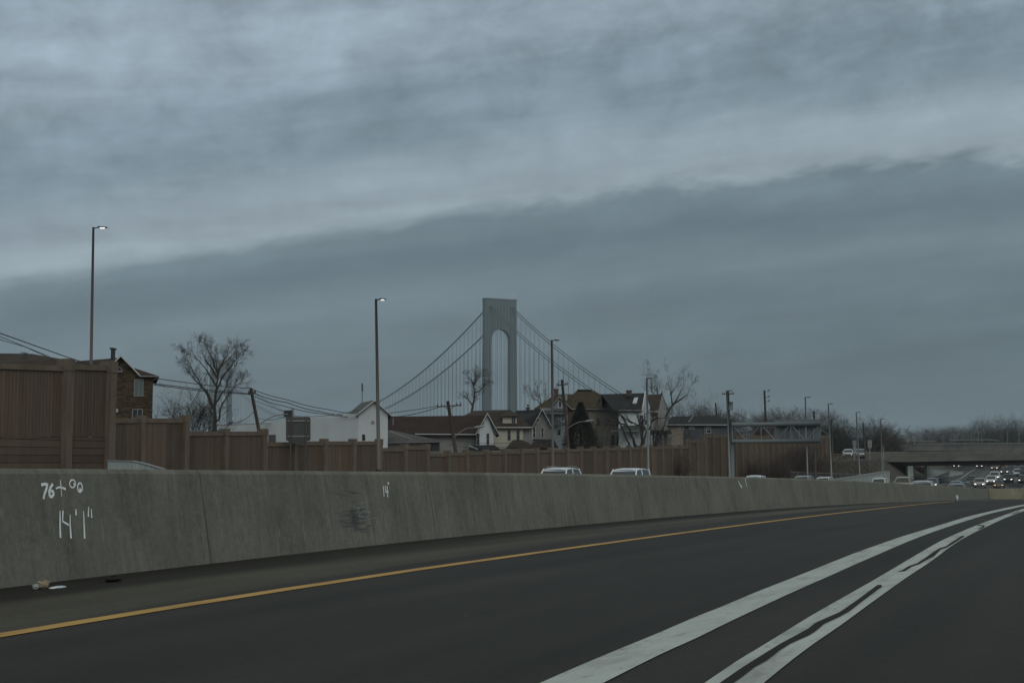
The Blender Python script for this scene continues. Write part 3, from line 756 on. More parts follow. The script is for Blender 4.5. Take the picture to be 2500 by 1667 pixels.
# ------------------------------------------------------------------ lamp posts
M['led'] = emis('led_lit', (1, .97, .9), 2.6); M['led_dim'] = emis('led_dim', (1, .97, .9), 1.2)
lamps = [  # top px, top y, D, base px, arm px length, lit, base y visible
 (228, 555, 92, 218, 35, 1, 1.5, 'brown street lamp with lit head rising behind the tall noise wall'),
 (918, 730, 87.5, 925, 25, 1, 1.0, 'brown street lamp with lit head standing before the noise wall near white house'),
 (1347, 830, 112, 1350, 19, 0, 1.0, 'street lamp whose head touches the bridge cable right of the tower'),
 (1579, 923, 140, 1583, 15, 0, 1.0, 'street lamp standing against the dark grey roof with the skylight'),
 (1774, 953, 165, 1781, 14, 0, 1.0, 'street lamp directly left of the overhead sign gantry post'),
 (1966, 969, 183, 1971, 13, 0, 1.0, 'street lamp rising behind the right end of the sign gantry'),
 (2022, 985, 200, 2029, 12, 0, 1.0, 'street lamp just right of the sign gantry end'),
 (2090, 1006, 218, 2098, 11, 0, 1.0, 'street lamp before the service road with the white car'),
 (2150, 1022, 246, 2154, 9, 0, 1.0, 'street lamp farthest right, left of the overpass')]
for (tx, ty, D, bx, al, lit, th, lab) in lamps:
    top = P(tx, ty, D); bz = TX(top.x, top.y); s = D / F
    base = P(bx, 1140, D); lean = (base.x - top.x) / max(.1, top.z - base.z)
    bot = Vector((top.x + lean * (top.z - bz), D, bz - .1))
    t = thing('street_lamp', bot, lab, 'street lamp', 'highway street lamps')
    r1, r0 = (.075, .13) if D < 95 else (.08, .12)
    mat = M['bronze'] if D < 115 else M['galv']
    MB().tube([bot, bot.lerp(top, .5), top], [r0, (r0 + r1) / 2, r1], 10).build('pole', mat, t, True)
    MB().tube([bot, bot + (top - bot) * .14], [.19, .17], 10).build('pole_base', mat, t, True)
    e = Vector((s * al * .5, -.1, .02)); MB().tube([top + Vector((-.03, 0, -.08)), top + e * .6 + Vector((0, 0, -.04)), top + e], .035, 6).build('arm', M['dark_metal'], t)
    hl = s * al * .62; o = top + Vector((s * al * .38, -.28, -.03))
    mb = MB(); mb.hexa([o + Vector(v) for v in ((0, 0, -.03), (hl, .03, -.02), (hl, .33, -.02), (0, .36, -.03), (0, .06, .07), (hl, .1, .03), (hl, .26, .03), (0, .3, .07))])
    hd = mb.build('lamp_head', M['dark_metal'], t)
    mb = MB(); mb.obox(o + Vector((hl * .2, .1, -.05)), (hl * .5, 0, 0), (0, .14, 0), (0, 0, .022)); mb.build('lamp_lens', M['led'] if lit else M['trim_dim'], hd)

# ------------------------------------------------------------------ utility poles, wires
def upole(top, bot, D, label, r=.15, arms=(), extra=None):
    a = P(*top, D); b = P(*bot, D); d = (b - a); bz = TX(b.x, b.y) - .3
    if b.z > bz: b = a + d * ((a.z - bz) / (a.z - b.z))
    t = thing('utility_pole', b, label, 'utility pole', 'wooden utility poles')
    MB().tube([b, a], [r, r * .75], 8).build('pole', M['wood_pole'], t, True)
    for (x0, y0, x1, y1) in arms:
        p0 = P(x0, y0, D - .2); p1 = P(x1, y1, D - .2)
        ca = MB(); e = (p1 - p0); ca.obox(p0 - Vector((0, .06, .06)), e, (0, .12, 0), (0, 0, .12)); c = ca.build('crossarm', M['wood_pole'], t)
        for k in (.04, .2, .8, .96):
            q = p0 + e * k; MB().tube([q + Vector((0, 0, .05)), q + Vector((0, 0, .28))], [.05, .035], 6).build('insulator', M['dark_metal'], c)
        m = (p0 + p1) / 2; 
        for s_ in (-1, 1): MB().tube([m + Vector((s_ * e.length * .22, 0, 0)), m + Vector((0, 0, -e.length * .16))], .025, 4).build('brace', M['wood_pole'], c)
    return t, a, b
def cobra(t, pts, D, head=.8):
    q = [P(x, y, D) for x, y in pts]; mat = M['galv']
    dn = []
    for i in range(len(q) - 1):
        for k in range(3): dn.append(q[i].lerp(q[i + 1], k / 3))
    dn.append(q[-1]); arm = MB().tube(dn, .045, 6).build('lamp_arm', mat, t, True)
    e = (q[-1] - q[-2]).normalized(); c = q[-1]
    MB().tube([c - e * .1, c + e * head * .3, c + e * head * .8, c + e * head], [.05, .13, .12, .04], 8).build('lamp_head', M['trim_dim'], arm, True)
u1, u1t, _ = upole((612, 947), (632, 1050), 118, 'leaning wooden utility pole with street lamp arm left of the grey sign backs', .17, [(606, 962, 624, 960)])
cobra(u1, [(630, 1037), (655, 1022), (675, 1013), (690, 1011)], 118, .5)
u2, u2t, _ = upole((1093, 979), (1112, 1097), 136, 'leaning wooden pole with long crossarm before the dark red roof', .2, [(1066, 993, 1127, 989)])
cobra(u2, [(1110, 1067), (1122, 1055), (1138, 1046), (1160, 1043)], 136, .9)
u3, u3t, _ = upole((1372, 927), (1388, 1095), 160, 'wooden utility pole between the blue-grey house and the dark conifer', .2, [(1359, 940, 1386, 938)])
cobra(u3, [(1386, 1045), (1400, 1036), (1414, 1030), (1430, 1028)], 160, .9)
upole((1747, 983), (1751, 1036), 215, 'small distant utility pole over the low brown house', .15)
u4, u4t, _ = upole((1866, 953), (1871, 1060), 212, 'utility pole with three side brackets above the sign gantry', .19)
for yy in (955, 969, 980):
    q = P(1868, yy + 1, 212); MB().tube([q, q + Vector((.55, -.1, .12))], .03, 4).build('bracket', M['dark_metal'], u4)
    MB().tube([q + Vector((.55, -.1, .02)), q + Vector((.6, -.1, .35))], [.07, .05], 6).build('insulator', M['dark_metal'], u4)
u5, u5t, _ = upole((1778, 955), (1781, 1060), 196, 'utility pole with grey transformer can behind the gantry lamp', .17, [(1763, 962, 1792, 961)])
q = P(1784, 981, 195.6); MB().tube([q, q + Vector((0, 0, -1.15))], .3, 10).build('transformer', M['grey_green'], u5, True)
u6, u6t, _ = upole((1987, 1003), (1990, 1120), 205, 'tall bare utility pole at the right end of the gantry', .17)
cobra(u6, [(1990, 1048), (2003, 1049), (2016, 1056), (2024, 1062)], 205, .3)
u7, u7t, _ = upole((2029, 1024), (2033, 1100), 260, 'distant utility pole with wide crossarm behind the gantry', .15, [(2001, 1045, 2038, 1044)])
u8, u8t, _ = upole((2107, 1030), (2112, 1105), 275, 'distant pole with curved lamp arm by the small road signs', .15)
cobra(u8, [(2107, 1064), (2095, 1056), (2082, 1051), (2068, 1049)], 275, .4)
def wire(pts, label, r=.022, sag=0.0):
    q = [P(*p) for p in pts]; d = []
    for i in range(len(q) - 1):
        for k in range(8):
            t_ = k / 8; p = q[i].lerp(q[i + 1], t_); p.z -= sag * 4 * t_ * (1 - t_); d.append(p)
    d.append(q[-1]); tag(MB().tube(d, r, 4).build('power_line', M['wire'], origin=q[0]), label, 'power line', 'overhead power lines')
wire([(-60, 792, 70), (165, 872, 88), (230, 893, 92)], 'uppermost wire over the brown roof at far left', .03)
wire([(-60, 797, 72), (120, 870, 86)], 'second wire over the brown roof at far left', .02)
wire([(-60, 812, 72), (60, 846, 84), (140, 882, 90)], 'lowest wire over the brown roof at far left', .02)
wire([(384, 924, 104), (500, 940, 112), (612, 948, 118)], 'upper wire from the brick house to the leaning pole', .03)
wire([(374, 936, 104), (490, 950, 112), (614, 961, 118)], 'middle wire from the brick house to the leaning pole', .03)
wire([(374, 939, 104), (490, 954, 112), (616, 963, 118)], 'lower wire from the brick house to the leaning pole', .03)
wire([(612, 948, 118), (700, 975, 122), (800, 999, 126), (900, 1012, 130), (1066, 991, 136)], 'upper wire between leaning pole and crossarm pole', .03, .1)
wire([(620, 960, 118), (700, 982, 122), (780, 1004, 126), (860, 1014, 130), (980, 1016, 133), (1075, 992, 136)], 'middle wire between leaning pole and crossarm pole', .035, .1)
wire([(614, 964, 118), (690, 990, 122), (790, 1010, 126), (880, 1018, 130), (960, 1021, 133)], 'lower wire passing before the white house gable', .03, .1)
wire([(615, 975, 118), (660, 992, 121), (693, 1004, 124)], 'short wire from leaning pole to the dark box', .02)
wire([(622, 1000, 118), (560, 1030, 100), (525, 1045, 95)], 'thin wire falling left from the leaning pole', .03, .4)
wire([(624, 1018, 118), (700, 1014, 122), (874, 1000, 128)], 'faint wire over the white flat roof', .02, .3)
wire([(1098, 1085, 136), (1200, 1090, 140), (1300, 1084, 143), (1388, 1070, 160)], 'low wire behind the noise wall from crossarm pole', .02, .2)
wire([(1098, 1072, 136), (1250, 1080, 141), (1388, 1062, 160)], 'second low wire behind the noise wall', .02, .2)
wire([(1788, 1005, 196), (1830, 1025, 203), (1866, 1030, 210)], 'sagging wire between transformer pole and bracket pole', .03)
wire([(459, 1003, 118), (485, 955, 118), (507, 908, 118)], 'guy wire slanting through the big bare tree', .025)
# antenna handled with the white house

# ------------------------------------------------------------------ grey sign backs before the wall
D_ = 104; st = thing('road_sign', P(728, 1160, D_), 'grey back of a large rounded road sign on two posts', 'road sign')
def rrect(x0, y0, x1, y1, r, D, n=4):
    pts = []
    for (cx_, cy_, a0) in ((x1 - r, y0 + r, -90), (x1 - r, y1 - r, 0), (x0 + r, y1 - r, 90), (x0 + r, y0 + r, 180)):
        for k in range(n + 1):
            a = R(a0 + 90 * k / n); pts.append(P(cx_ + r * math.cos(a), cy_ + r * math.sin(a), D))
    return pts
MB().slab(rrect(698, 1017.5, 758, 1076, 4.5, D_), (0, .02, 0)).build('sign_panel', M['sign_grey'], st)
MB().slab(rrect(713, 1032, 748, 1082, 1, D_ - .08), (0, .02, 0)).build('sign_panel', M['sign_in'], st)
for y_ in (1028.5, 1066): 
    a, b = P(702, y_, D_ - .14), P(754, y_, D_ - .14); MB().obox(a, b - a, (0, .05, 0), (0, 0, .08)).build('stringer', M['trim_dim'], st)
for x_ in (711, 748):
    a = P(x_, 1020, D_ - .12); z0 = TX(a.x, a.y); MB().box(a.x - .05, a.x + .05, a.y - .12, a.y - .01, z0 - .1, a.z).build('post', M['sign_grey'], st)
fl = thing('traffic_signal', P(703, 1018, 112), 'dark boxy signal head above the grey sign backs', 'signal')
for (x0, y0, x1, y1) in ((693, 1001.5, 712, 1009), (693, 1012, 713, 1018)):
    a, b = P(x0, y1, 112), P(x1, y0, 112); MB().box(a.x, b.x, 112, 112.5, a.z, b.z).build('housing', M['black'], fl)
a, b = P(703, 1013, 112), P(713.5, 1001, 112); MB().box(a.x, b.x, 112.05, 112.4, a.z, b.z).build('bracket', M['dark_metal'], fl)
a = P(714, 995, 112); MB().tube([Vector((a.x, 112.2, TX(a.x, 112))), Vector((a.x, 112.2, a.z))], .09, 8).build('post', M['galv'], fl)

# ------------------------------------------------------------------ houses
def PL(x, y, D0, dy=0.0):
    """point seen at (x,y) on the plane D0, then pushed dy metres back (real depth)"""
    p = P(x, y, D0); return Vector((p.x, p.y + dy, p.z))
class House:
    def __init__(s, name, D, px, label, cat='house', group=None):
        s.k = (px - CX) / F; s.D = D; s.root = thing(name, (P(px, 1130, D).x, D, TX(P(px, 1130, D).x, D)), label, cat, group); s.z0 = TX(P(px, 1130, D).x, D) - 1
    def w(s, x, y, dy=0): p = PL(x, y, s.D, dy); p.x += s.k * dy; return p
    def wall(s, x0, x1, ytop, mat, dy=0, depth=8, ybot=None, name='wall'):
        a = s.w(x0, ytop, dy); b = s.w(x1, ytop, dy); z0 = s.z0 if ybot is None else s.w(x0, ybot).z
        return MB().slab([(a.x, a.y, z0), (b.x, a.y, z0), (b.x, a.y, a.z), (a.x, a.y, a.z)], (s.k * depth, depth, 0)).build(name, M[mat], s.root)
    def poly(s, pts, mat, name='wall', t=(0, .25, 0)):
        return MB().slab([s.w(*p) for p in pts], t).build(name, M[mat], s.root)
    def roof(s, pts, mat, t=.18, name='roof'):
        return MB().slab([s.w(*p) for p in pts], (0, 0, -t)).build(name, M[mat], s.root)
    def gable(s, ax, ay, lx, rx, ey, mat, dy=0, depth=8, flat=None):
        """pentagon wall under a gable"""
        a, l, r = s.w(ax, ay, dy), s.w(lx, ey, dy), s.w(rx, ey, dy); z0 = s.z0 if flat is None else s.w(0, flat).z
        pts = [Vector((l.x, a.y, z0)), Vector((r.x, a.y, z0)), Vector((r.x, a.y, r.z)), a, Vector((l.x, a.y, l.z))]
        return MB().slab(pts, (s.k * depth, depth, 0)).build('gable_wall', M[mat], s.root)
    def rake(s, ax, ay, lx, ly, rx, ry, mat, dy=0, th=3.0, roofmat=None, depth=8, over=.5):
        """white barge boards and the two roof planes behind them"""
        par = s.root
        rf = None
        if roofmat:
            mb = MB()
            A, L, Rr = s.w(ax, ay, dy - over), s.w(lx, ly, dy - over), s.w(rx, ry, dy - over); d = Vector((s.k * (depth + over), depth + over, 0)); t = Vector((0, 0, -.14))
            mb.slab([A, L, L + d, A + d], t); mb.slab([A + d, Rr + d, Rr, A], t); rf = mb.build('roof', M[roofmat], s.root)
        mb = MB()
        mb.slab([s.w(ax, ay - .3, dy - over - .05), s.w(lx, ly - .3, dy - over - .05), s.w(lx, ly + th, dy - over - .05), s.w(ax, ay + th * 1.3, dy - over - .05)], (0, .06, 0))
        mb.slab([s.w(ax, ay - .3, dy - over - .052), s.w(ax, ay + th * 1.3, dy - over - .052), s.w(rx, ry + th, dy - over - .052), s.w(rx, ry - .3, dy - over - .052)], (0, .06, 0))
        mb.build('barge_board', M[mat], s.root)
        return rf
    def fascia(s, x0, y0, x1, y1, mat='trim', dy=-.4, th=2.5):
        return MB().slab([s.w(x0, y0, dy), s.w(x1, y1, dy), s.w(x1, y1 + th, dy), s.w(x0, y0 + th, dy)], (0, .12, 0)).build('gutter', M[mat], s.root)
    def win(s, x0, y0, x1, y1, dy=0, fr=1.6, mat='trim', pane='pane', mull=None, sash=True):
        a, b = s.w(x0, y1, dy), s.w(x1, y0, dy); f = fr * s.D / F; y = a.y - .06
        mb = MB(); mb.box(a.x, b.x, y, y + .1, b.z - f, b.z); mb.box(a.x - f * .3, b.x + f * .3, y - .03, y + .1, a.z - .002, a.z + f)
        mb.box(a.x, a.x + f, y + .002, y + .098, a.z + f, b.z - f); mb.box(b.x - f, b.x, y + .002, y + .098, a.z + f, b.z - f)
        if mull == 'v': m = (a.x + b.x) / 2; mb.box(m - f * .4, m + f * .4, y + .004, y + .095, a.z + f, b.z - f)
        elif sash: m = (a.z + b.z) / 2; mb.box(a.x + f, b.x - f, y + .004, y + .095, m - f * .3, m + f * .3)
        w_ = mb.build('window', M[mat], s.root)
        MB().box(a.x + f * .5, b.x - f * .5, y + .05, y + .09, a.z + f * .5, b.z - f * .5).build('pane', M[pane], w_)
        return w_
    def chimney(s, x0, x1, y0, y1, dy=2, mat='brick_red', par=None):
        a, b = s.w(x0, y1, dy), s.w(x1, y0, dy); mb = MB(); mb.box(a.x, b.x, a.y, a.y + .8, a.z, b.z - .12); mb.box(a.x - .08, b.x + .08, a.y - .08, a.y + .88, b.z - .12, b.z)
        return mb.build('chimney', M[mat], par or s.root)
# far-left brown roof
h = House('house', 102, 0, 'low brown hipped roof showing over the tall noise wall at far left')
h.wall(-260, 128, 900, 'brick', 1, 12)
h.roof([(-300, 842, 6), (83, 848, 6), (150, 872, 1.5), (210, 905, -.5), (-300, 905, -.5)], 'roof_brown')
h.roof([(83, 848, 6), (-300, 842, 6), (-300, 905, 13), (210, 905, 13), (150, 872, 8)], 'roof_brown')
h.chimney(55, 59, 852, 858, 3, 'galv')
# brick house
h = House('brick_house', 105, 300, 'dark brown brick house with white-trimmed gable beside the tall wall')
h.gable(295, 871, 247, 343, 919, 'brick', .0, 9); h.wall(247, 374, 919.5, 'brick', .02, 9)
h.wall(120, 247, 919.5, 'brick', .3, 9)
h.rake(295, 867.5, 246, 916, 342, 917, 'trim', 0, 3.2, 'roof_brown', 8, .5)
r_ = h.roof([(150, 870, 6), (296, 868, 2), (247, 918, -.4), (100, 920, -.4)], 'roof_brown')
h.roof([(326, 895, 1.2), (388, 919, -.45), (341, 919, -.45)], 'roof_brown', .1); h.roof([(326, 895, 1.2), (388, 919, -.45), (388, 919, 9), (326, 892, 6)], 'roof_brown', .1)
h.fascia(341, 918, 388, 918.5, 'trim_dim', -.5, 2.2)
h.win(327, 925.5, 351, 967.5, 0, 1.7, 'trim_dim', mull='v', pane='curtain'); h.win(323, 998, 349, 1022, 0, 1.7, 'trim_dim', mull='v')
h.chimney(269.5, 274, 842, 872, 2.5, 'dark_metal')
mb = MB(); aw = h.w(288, 905, -.05); rr_ = 9.5 * h.D / F
arc = [Vector((aw.x + rr_ * math.cos(a), aw.y, aw.z + rr_ * math.sin(a))) for a in [math.pi * k / 10 for k in range(11)]]
mb.tube(arc, .035, 5); mb.box(aw.x - rr_ - .05, aw.x + rr_ + .05, aw.y - .04, aw.y + .05, aw.z - .1, aw.z); aw_o = mb.build('attic_window', M['trim_dim'], h.root)
MB().slab([Vector((p.x, p.y + .03, p.z)) for p in arc], (0, .02, 0)).build('pane', M['pane'], aw_o)
a = h.w(281, 1006, -.12); MB().box(a.x, a.x + .19, a.y, a.y + .12, a.z, a.z + .24).build('meter_box', M['trim'], h.root)
MB().tube([h.w(386, 920, -.4), h.w(384, 923, -.3), h.w(375, 928, -.06)], .05, 5).build('downspout', M['trim_dim'], h.root)
# white house with long wing
h = House('white_house', 128, 900, 'white sided house with sage gable roof and a long flat wing')
h.gable(915, 979, 875, 947, 1011, 'white_siding', 0, 14)
h.rake(915, 976.5, 869, 1013, 955, 1013, 'trim', 0, 2.4, 'roof_sage', 14, .5)
h.roof([(882, 976.5, 5), (915.5, 976.5, -.3), (871, 1011, -.5), (845, 1008, 5)], 'roof_sage')
h.fascia(842, 1009, 874, 1012.5, 'trim', -.4, 3)
h.poly([(640, 1027.5, 4), (757, 1018, 2), (876, 1018, 0), (876, 1160, 0), (640, 1160, 4)], 'white_siding', t=(0, 9, 0))
h.poly([(755, 1018, 2.1), (872, 1009.5, .2), (872, 1020, .2), (755, 1020, 2.1)], 'white_siding', t=(0, 6, 0))
h.poly([(522, 1037, 5), (642, 1031, 4), (642, 1160, 4), (522, 1160, 5)], 'white_siding', t=(0, 9, 0))
h.fascia(520, 1034.5, 655, 1029.5, 'trim_dim', 3.4, 2.4)
a = h.w(910, 1031, -.05); MB().tube([a, a + Vector((0, .06, 0))], .17, 12).build('gable_vent', M['trim_dim'], h.root)
an = h.root; MB().tube([h.w(884, 977, 3), h.w(884, 930, 3)], [.035, .02], 5).build('antenna', M['dark_metal'], an)
MB().tube([h.w(884, 951, 3), h.w(884, 932, 3)], .07, 6).build('antenna_head', M['dark_metal'], an)
for x_ in (886, ): h.win(x_ - 2, 1060, x_ + 6, 1075, 0, .8, 'trim_dim')
# roof vent left behind wall
rv = thing('roof_vent', P(663, 1068, 112), 'small grey vent box peeping over the noise wall', 'vent'); a = P(655, 1085, 112); MB().box(a.x, a.x + .5, 112, 112.5, TX(a.x, 112), P(660, 1061, 112).z).build('housing', M['sign_grey'], rv)
# grey garage / hip roof
h = House('garage', 141, 1000, 'low garage with grey hipped roof and dark open bay')
h.wall(880, 1074, 1079, 'grey_siding', .2, 8)
h.roof([(860, 1047, 4), (957, 1048, 4), (1078, 1076, -.5), (840, 1080, -.5)], 'roof_grey'); h.roof([(957, 1048, 4), (860, 1047, 4), (840, 1080, 9), (1078, 1076, 9)], 'roof_grey'); 
h.fascia(948, 1080, 1078, 1077, 'trim_dim', -.55, 1.6)
MB().slab([h.w(949, 1050, 3.4), h.w(1006, 1072, .2), h.w(1006, 1074, .2), h.w(949, 1052, 3.4)], (0, .1, .05)).build('ridge_trim', M['trim_dim'], h.root)
a, b = h.w(1046, 1100, .1), h.w(1073, 1079, .1); MB().box(a.x, b.x, a.y - .02, a.y + .1, a.z, b.z).build('bay_shade_panel', M['black'], h.root)  # flat black panel painting the shade inside the open bay
# long dark-red roof
h = House('house', 150, 1100, 'long low house with dark red roof and narrow white gable')
h.wall(990, 1165, 1062, 'stucco', .5, 9); h.gable(1189, 1014, 1163, 1204, 1062, 'white_siding', -1.2, 10)
h.poly([(1189, 1016, -1), (1217, 1061, -1), (1204, 1061, -1), (1189, 1030, -1)], 'grey_siding', 'soffit', (0, 1.5, 0))
h.roof([(930, 1013.5, 5), (1190, 1009.5, 5), (1162, 1061, -.3), (930, 1060, -.3)], 'roof_red'); h.roof([(1190, 1009.5, 5), (930, 1013.5, 5), (930, 1060, 10), (1190, 1060, 10)], 'roof_red')
h.rake(1189, 1009, 1160, 1061, 1218, 1061, 'trim', -1.3, 2.6, 'roof_red', 10, .45)
h.fascia(1013, 1058.5, 1161, 1059.5, 'trim', -.45, 2)
h.win(1162.5, 1058, 1170.5, 1086, -1.2, .9, 'trim_dim'); h.win(1187, 1058, 1194, 1086, -1.2, .9, 'trim_dim'); h.win(1178, 1027, 1181, 1036, -1.2, .6, 'trim_dim')
h.roof([(1150, 1087, -1.6), (1205, 1086, -1.6), (1218, 1096, -3), (1142, 1096, -3)], 'roof_dark')
h.fascia(1144, 1087, 1165, 1096, 'trim', -3.1, 2)
MB().tube([h.w(1137.5, 1067, .35), h.w(1137.5, 1100, .35)], .05, 5).build('downspout', M['trim_dim'], h.root)
MB().box(h.w(956, 1050, 2.5).x, h.w(959, 1050, 2.5).x, h.D + 2.4, h.D + 2.6, h.w(956, 1050, 2.5).z - 1, h.w(956, 1017, 2.5).z).build('vent_pipe', M['grey_green'], h.root)
# cream house with dormer
h = House('house', 160, 1245, 'cream walled house with brown hipped roof and small dormer')
h.wall(1204, 1277, 1044, 'cream', 0, 9); h.wall(1277, 1300, 1044, 'grey_siding', .4, 9)
h.roof([(1154, 999, 4.5), (1246, 996.5, 4.5), (1300, 1044, -.5), (1200, 1044, -.5), (1120, 1020, 0)], 'roof_brown'); h.roof([(1246, 996.5, 4.5), (1154, 999, 4.5), (1120, 1044, 10), (1300, 1044, 10)], 'roof_brown')
h.roof([(1246, 996.5, 4.5), (1300, 1044, 10), (1300, 1044, -.5)], 'roof_brown', .05)
h.fascia(1212, 1042.5, 1300, 1042.5, 'trim', -.6, 2)
h.wall(1227, 1262, 1014, 'cream', .7, 4, 1037, 'dormer_wall'); h.roof([(1236, 1002, 2.5), (1250, 1001.5, 2.5), (1268.5, 1014.5, .2), (1218, 1014.5, .2)], 'roof_brown', .12, 'dormer_roof')
h.win(1249, 1016, 1259, 1034, .7, .9, 'trim_dim', mull='v')
h.win(1239, 1046, 1247, 1075, 0, .8, 'trim_dim'); h.win(1261, 1046, 1269, 1075, 0, .8, 'trim_dim')
h.roof([(1252, 1074, -1), (1276, 1074, -1), (1312, 1094, -3.4), (1236, 1094, -3.4)], 'roof_brown', .1, 'porch_roof')
h.roof([(1300, 1079, -2), (1322, 1079, -2), (1336, 1093, -3.8), (1296, 1094, -3.8)], 'roof_red', .1, 'porch_roof')
# grey gable house
h = House('house', 166, 1324, 'grey gabled house with dark roof and three narrow white windows')
h.gable(1324, 1004, 1302, 1345, 1042, 'grey_siding', -.6, 9)
h.roof([(1258, 998.5, 5), (1325, 998.5, 0), (1301, 1043, -1.2), (1240, 1044, -1.0)], 'roof_dark')
h.rake(1324, 998, 1299.5, 1043, 1347, 1042, 'trim', -.7, 2.2, 'roof_dark', 9, .6)
h.win(1300.5, 1043, 1308, 1069, -.6, 1.1); h.win(1320.5, 1043, 1328, 1069, -.6, 1.1); h.win(1310, 1020, 1316.5, 1031, -.6, 1.0, sash=False)
h.roof([(1298, 1072, -1), (1352, 1073, -1), (1362, 1092, -3.5), (1325, 1093, -3.5), (1296, 1078, -2)], 'roof_dark', .1, 'porch_roof')
MB().slab([h.w(1296, 1074, -3.5), h.w(1336, 1091, -3.5), h.w(1336, 1093.5, -3.5), h.w(1296, 1076, -3.5)], (0, .1, 0)).build('porch_trim', M['trim_dim'], h.root)
h.chimney(1284, 1292, 991, 1003, 4); h.chimney(1287, 1289.5, 984, 992, 4.2)
# blue-grey house
h = House('house', 178, 1360, 'blue-grey house with little white gable window behind the lamp post')
h.wall(1318, 1386, 996, 'blue_siding', 0, 9); h.roof([(1334, 993, 1), (1384, 993, 1), (1386, 1010, -1), (1324, 1010, -1)], 'roof_green')
h.fascia(1344, 1009, 1385, 1009, 'trim_dim', -1.1, 1.5); h.roof([(1345, 1018, -.2), (1350, 1018, -.2), (1386, 1037, -1.2), (1345, 1037, -1.2)], 'roof_green', .1)
h.gable(1366, 972, 1350, 1386, 994, 'blue_siding', -.2, 6, 998); h.rake(1366, 967.5, 1345, 994, 1393, 996, 'trim_dim', -.3, 2.2, 'roof_olive', 7, .4)
h.win(1362.5, 978, 1372, 996, -.2, 1.6, sash=False); h.win(1370, 1010, 1377.5, 1029, 0, 1.2); h.win(1361, 1048, 1369, 1062, 0, .6, 'trim_dim')
# big olive-brown house
h = House('house', 190, 1440, 'big olive-brown roofed tan house behind the dark conifer')
h.wall(1386, 1512, 999, 'tan_wall', 0, 12); h.wall(1386, 1400, 999, 'brick_red', -.1, 3)
h.roof([(1353, 956.5, 6), (1500, 956.5, 6), (1515, 1000, -.6), (1305, 997, -.6)], 'roof_olive'); h.roof([(1500, 956.5, 6), (1353, 956.5, 6), (1305, 997, 13), (1515, 1000, 13)], 'roof_olive')
h.roof([(1409, 947.5, 5), (1444, 947, 5), (1467, 960, 3.5), (1455, 990, 1), (1392, 990, 1), (1396, 960, 3.5)], 'roof_olive', 1.2)
MB().box(h.w(1409, 947, 5).x, h.w(1444, 947, 5).x, h.D + 4.5, h.D + 7, h.w(1409, 949, 5).z, h.w(1409, 946.3, 5).z).build('ridge_cap', M['roof_dark'], h.root)
h.fascia(1424, 998, 1500, 999, 'trim_dim', -.7, 1.8)
h.chimney(1352.5, 1362.5, 948, 975, 1); h.chimney(1379, 1384.5, 960, 976, 1, 'trim_dim')
h.gable(1485, 969, 1476, 1497, 1000, 'stucco', -.2, 4, 1000); h.rake(1485, 964, 1474, 999, 1498, 999, 'trim_dim', -.25, 1.6, 'roof_olive', 5, .3)
h.fascia(1395, 998, 1424, 998, 'trim_dim', -.7, 1.8)
for x_ in (1432, 1456, 1476): h.win(x_, 1020, x_ + 8, 1040, 0, .7, 'trim_dim')
h.wall(1470, 1505, 1060, 'tan_wall', -2, 2)
for x_ in (1475, 1481, 1486.5, 1512.5, 1516): 
    a = h.w(x_, 1062, -2.2); MB().box(a.x - .07, a.x + .07, a.y - .1, a.y + .1, h.z0, a.z).build('porch_post', M['trim_dim'], h.root)
h.win(1490, 1062, 1500, 1086, -2.05, .8, 'trim_dim'); h.win(1502, 1062, 1511, 1086, -.02, .8, 'trim_dim')
# white house, dark roof with skylight
h = House('house', 182, 1545, 'white house with dark grey roof, skylight and square chimney')
h.wall(1510, 1567, 1001, 'white_siding', .1, 11)
h.poly([(1566, 1003, 0), (1576, 958, 5.5), (1588, 985, 11), (1588, 1160, 11), (1566, 1160, 0)], 'white_siding', 'gable_wall', (.1, .1, 0))
rf = h.roof([(1466, 957, 5.5), (1575, 954, 5.5), (1568, 1003, -.5), (1498, 1002, -.5)], 'roof_dark'); h.roof([(1575, 954, 5.5), (1466, 957, 5.5), (1466, 1002, 11.5), (1575, 1002, 11.5)], 'roof_dark')
MB().slab([h.w(1575, 954, 5.4), h.w(1567, 1003, -.55), h.w(1569.5, 1003, -.55), h.w(1577.5, 956, 5.4)], (0, 0, .25)).build('barge_board', M['trim'], h.root)
MB().slab([h.w(1575.5, 955.5, 5.5), h.w(1590, 992, 11.5), h.w(1588, 994, 11.5), h.w(1574.5, 959, 5.5)], (0, 0, .2)).build('barge_board', M['trim'], h.root)
h.fascia(1512, 1001, 1568, 1001.5, 'trim_dim', -.6, 1.8)
sy = lambda y: 5.5 * (1003 - y) / 48 - .5 * (y - 954) / 48
MB().slab([h.w(1548.5, 970, sy(970) - .1), h.w(1558.5, 968.5, sy(968) - .1), h.w(1554.5, 983.5, sy(983) - .1), h.w(1544.5, 983.5, sy(983) - .1)], (0, 0, .12)).build('skylight', M['skylight'], h.root)
h.chimney(1530, 1542, 949, 963, 3.5)
h.win(1561, 1013, 1570.5, 1037, -.1, .6, 'trim_dim'); h.win(1574, 1024, 1580, 1036, .5, .6, 'trim_dim')
h.roof([(1520, 1038, 0), (1574, 1038, 0), (1580, 1053, -2.6), (1508, 1053, -2.6)], 'roof_green', .1, 'porch_roof'); h.fascia(1493, 1052.5, 1581, 1053, 'trim_dim', -2.7, 1.4)
for x_ in (1547, 1590, 1599): 
    a = h.w(x_, 1062, -2.4); MB().box(a.x - .1, a.x + .1, a.y - .1, a.y + .1, h.z0, a.z).build('porch_post', M['trim_dim'], h.root)
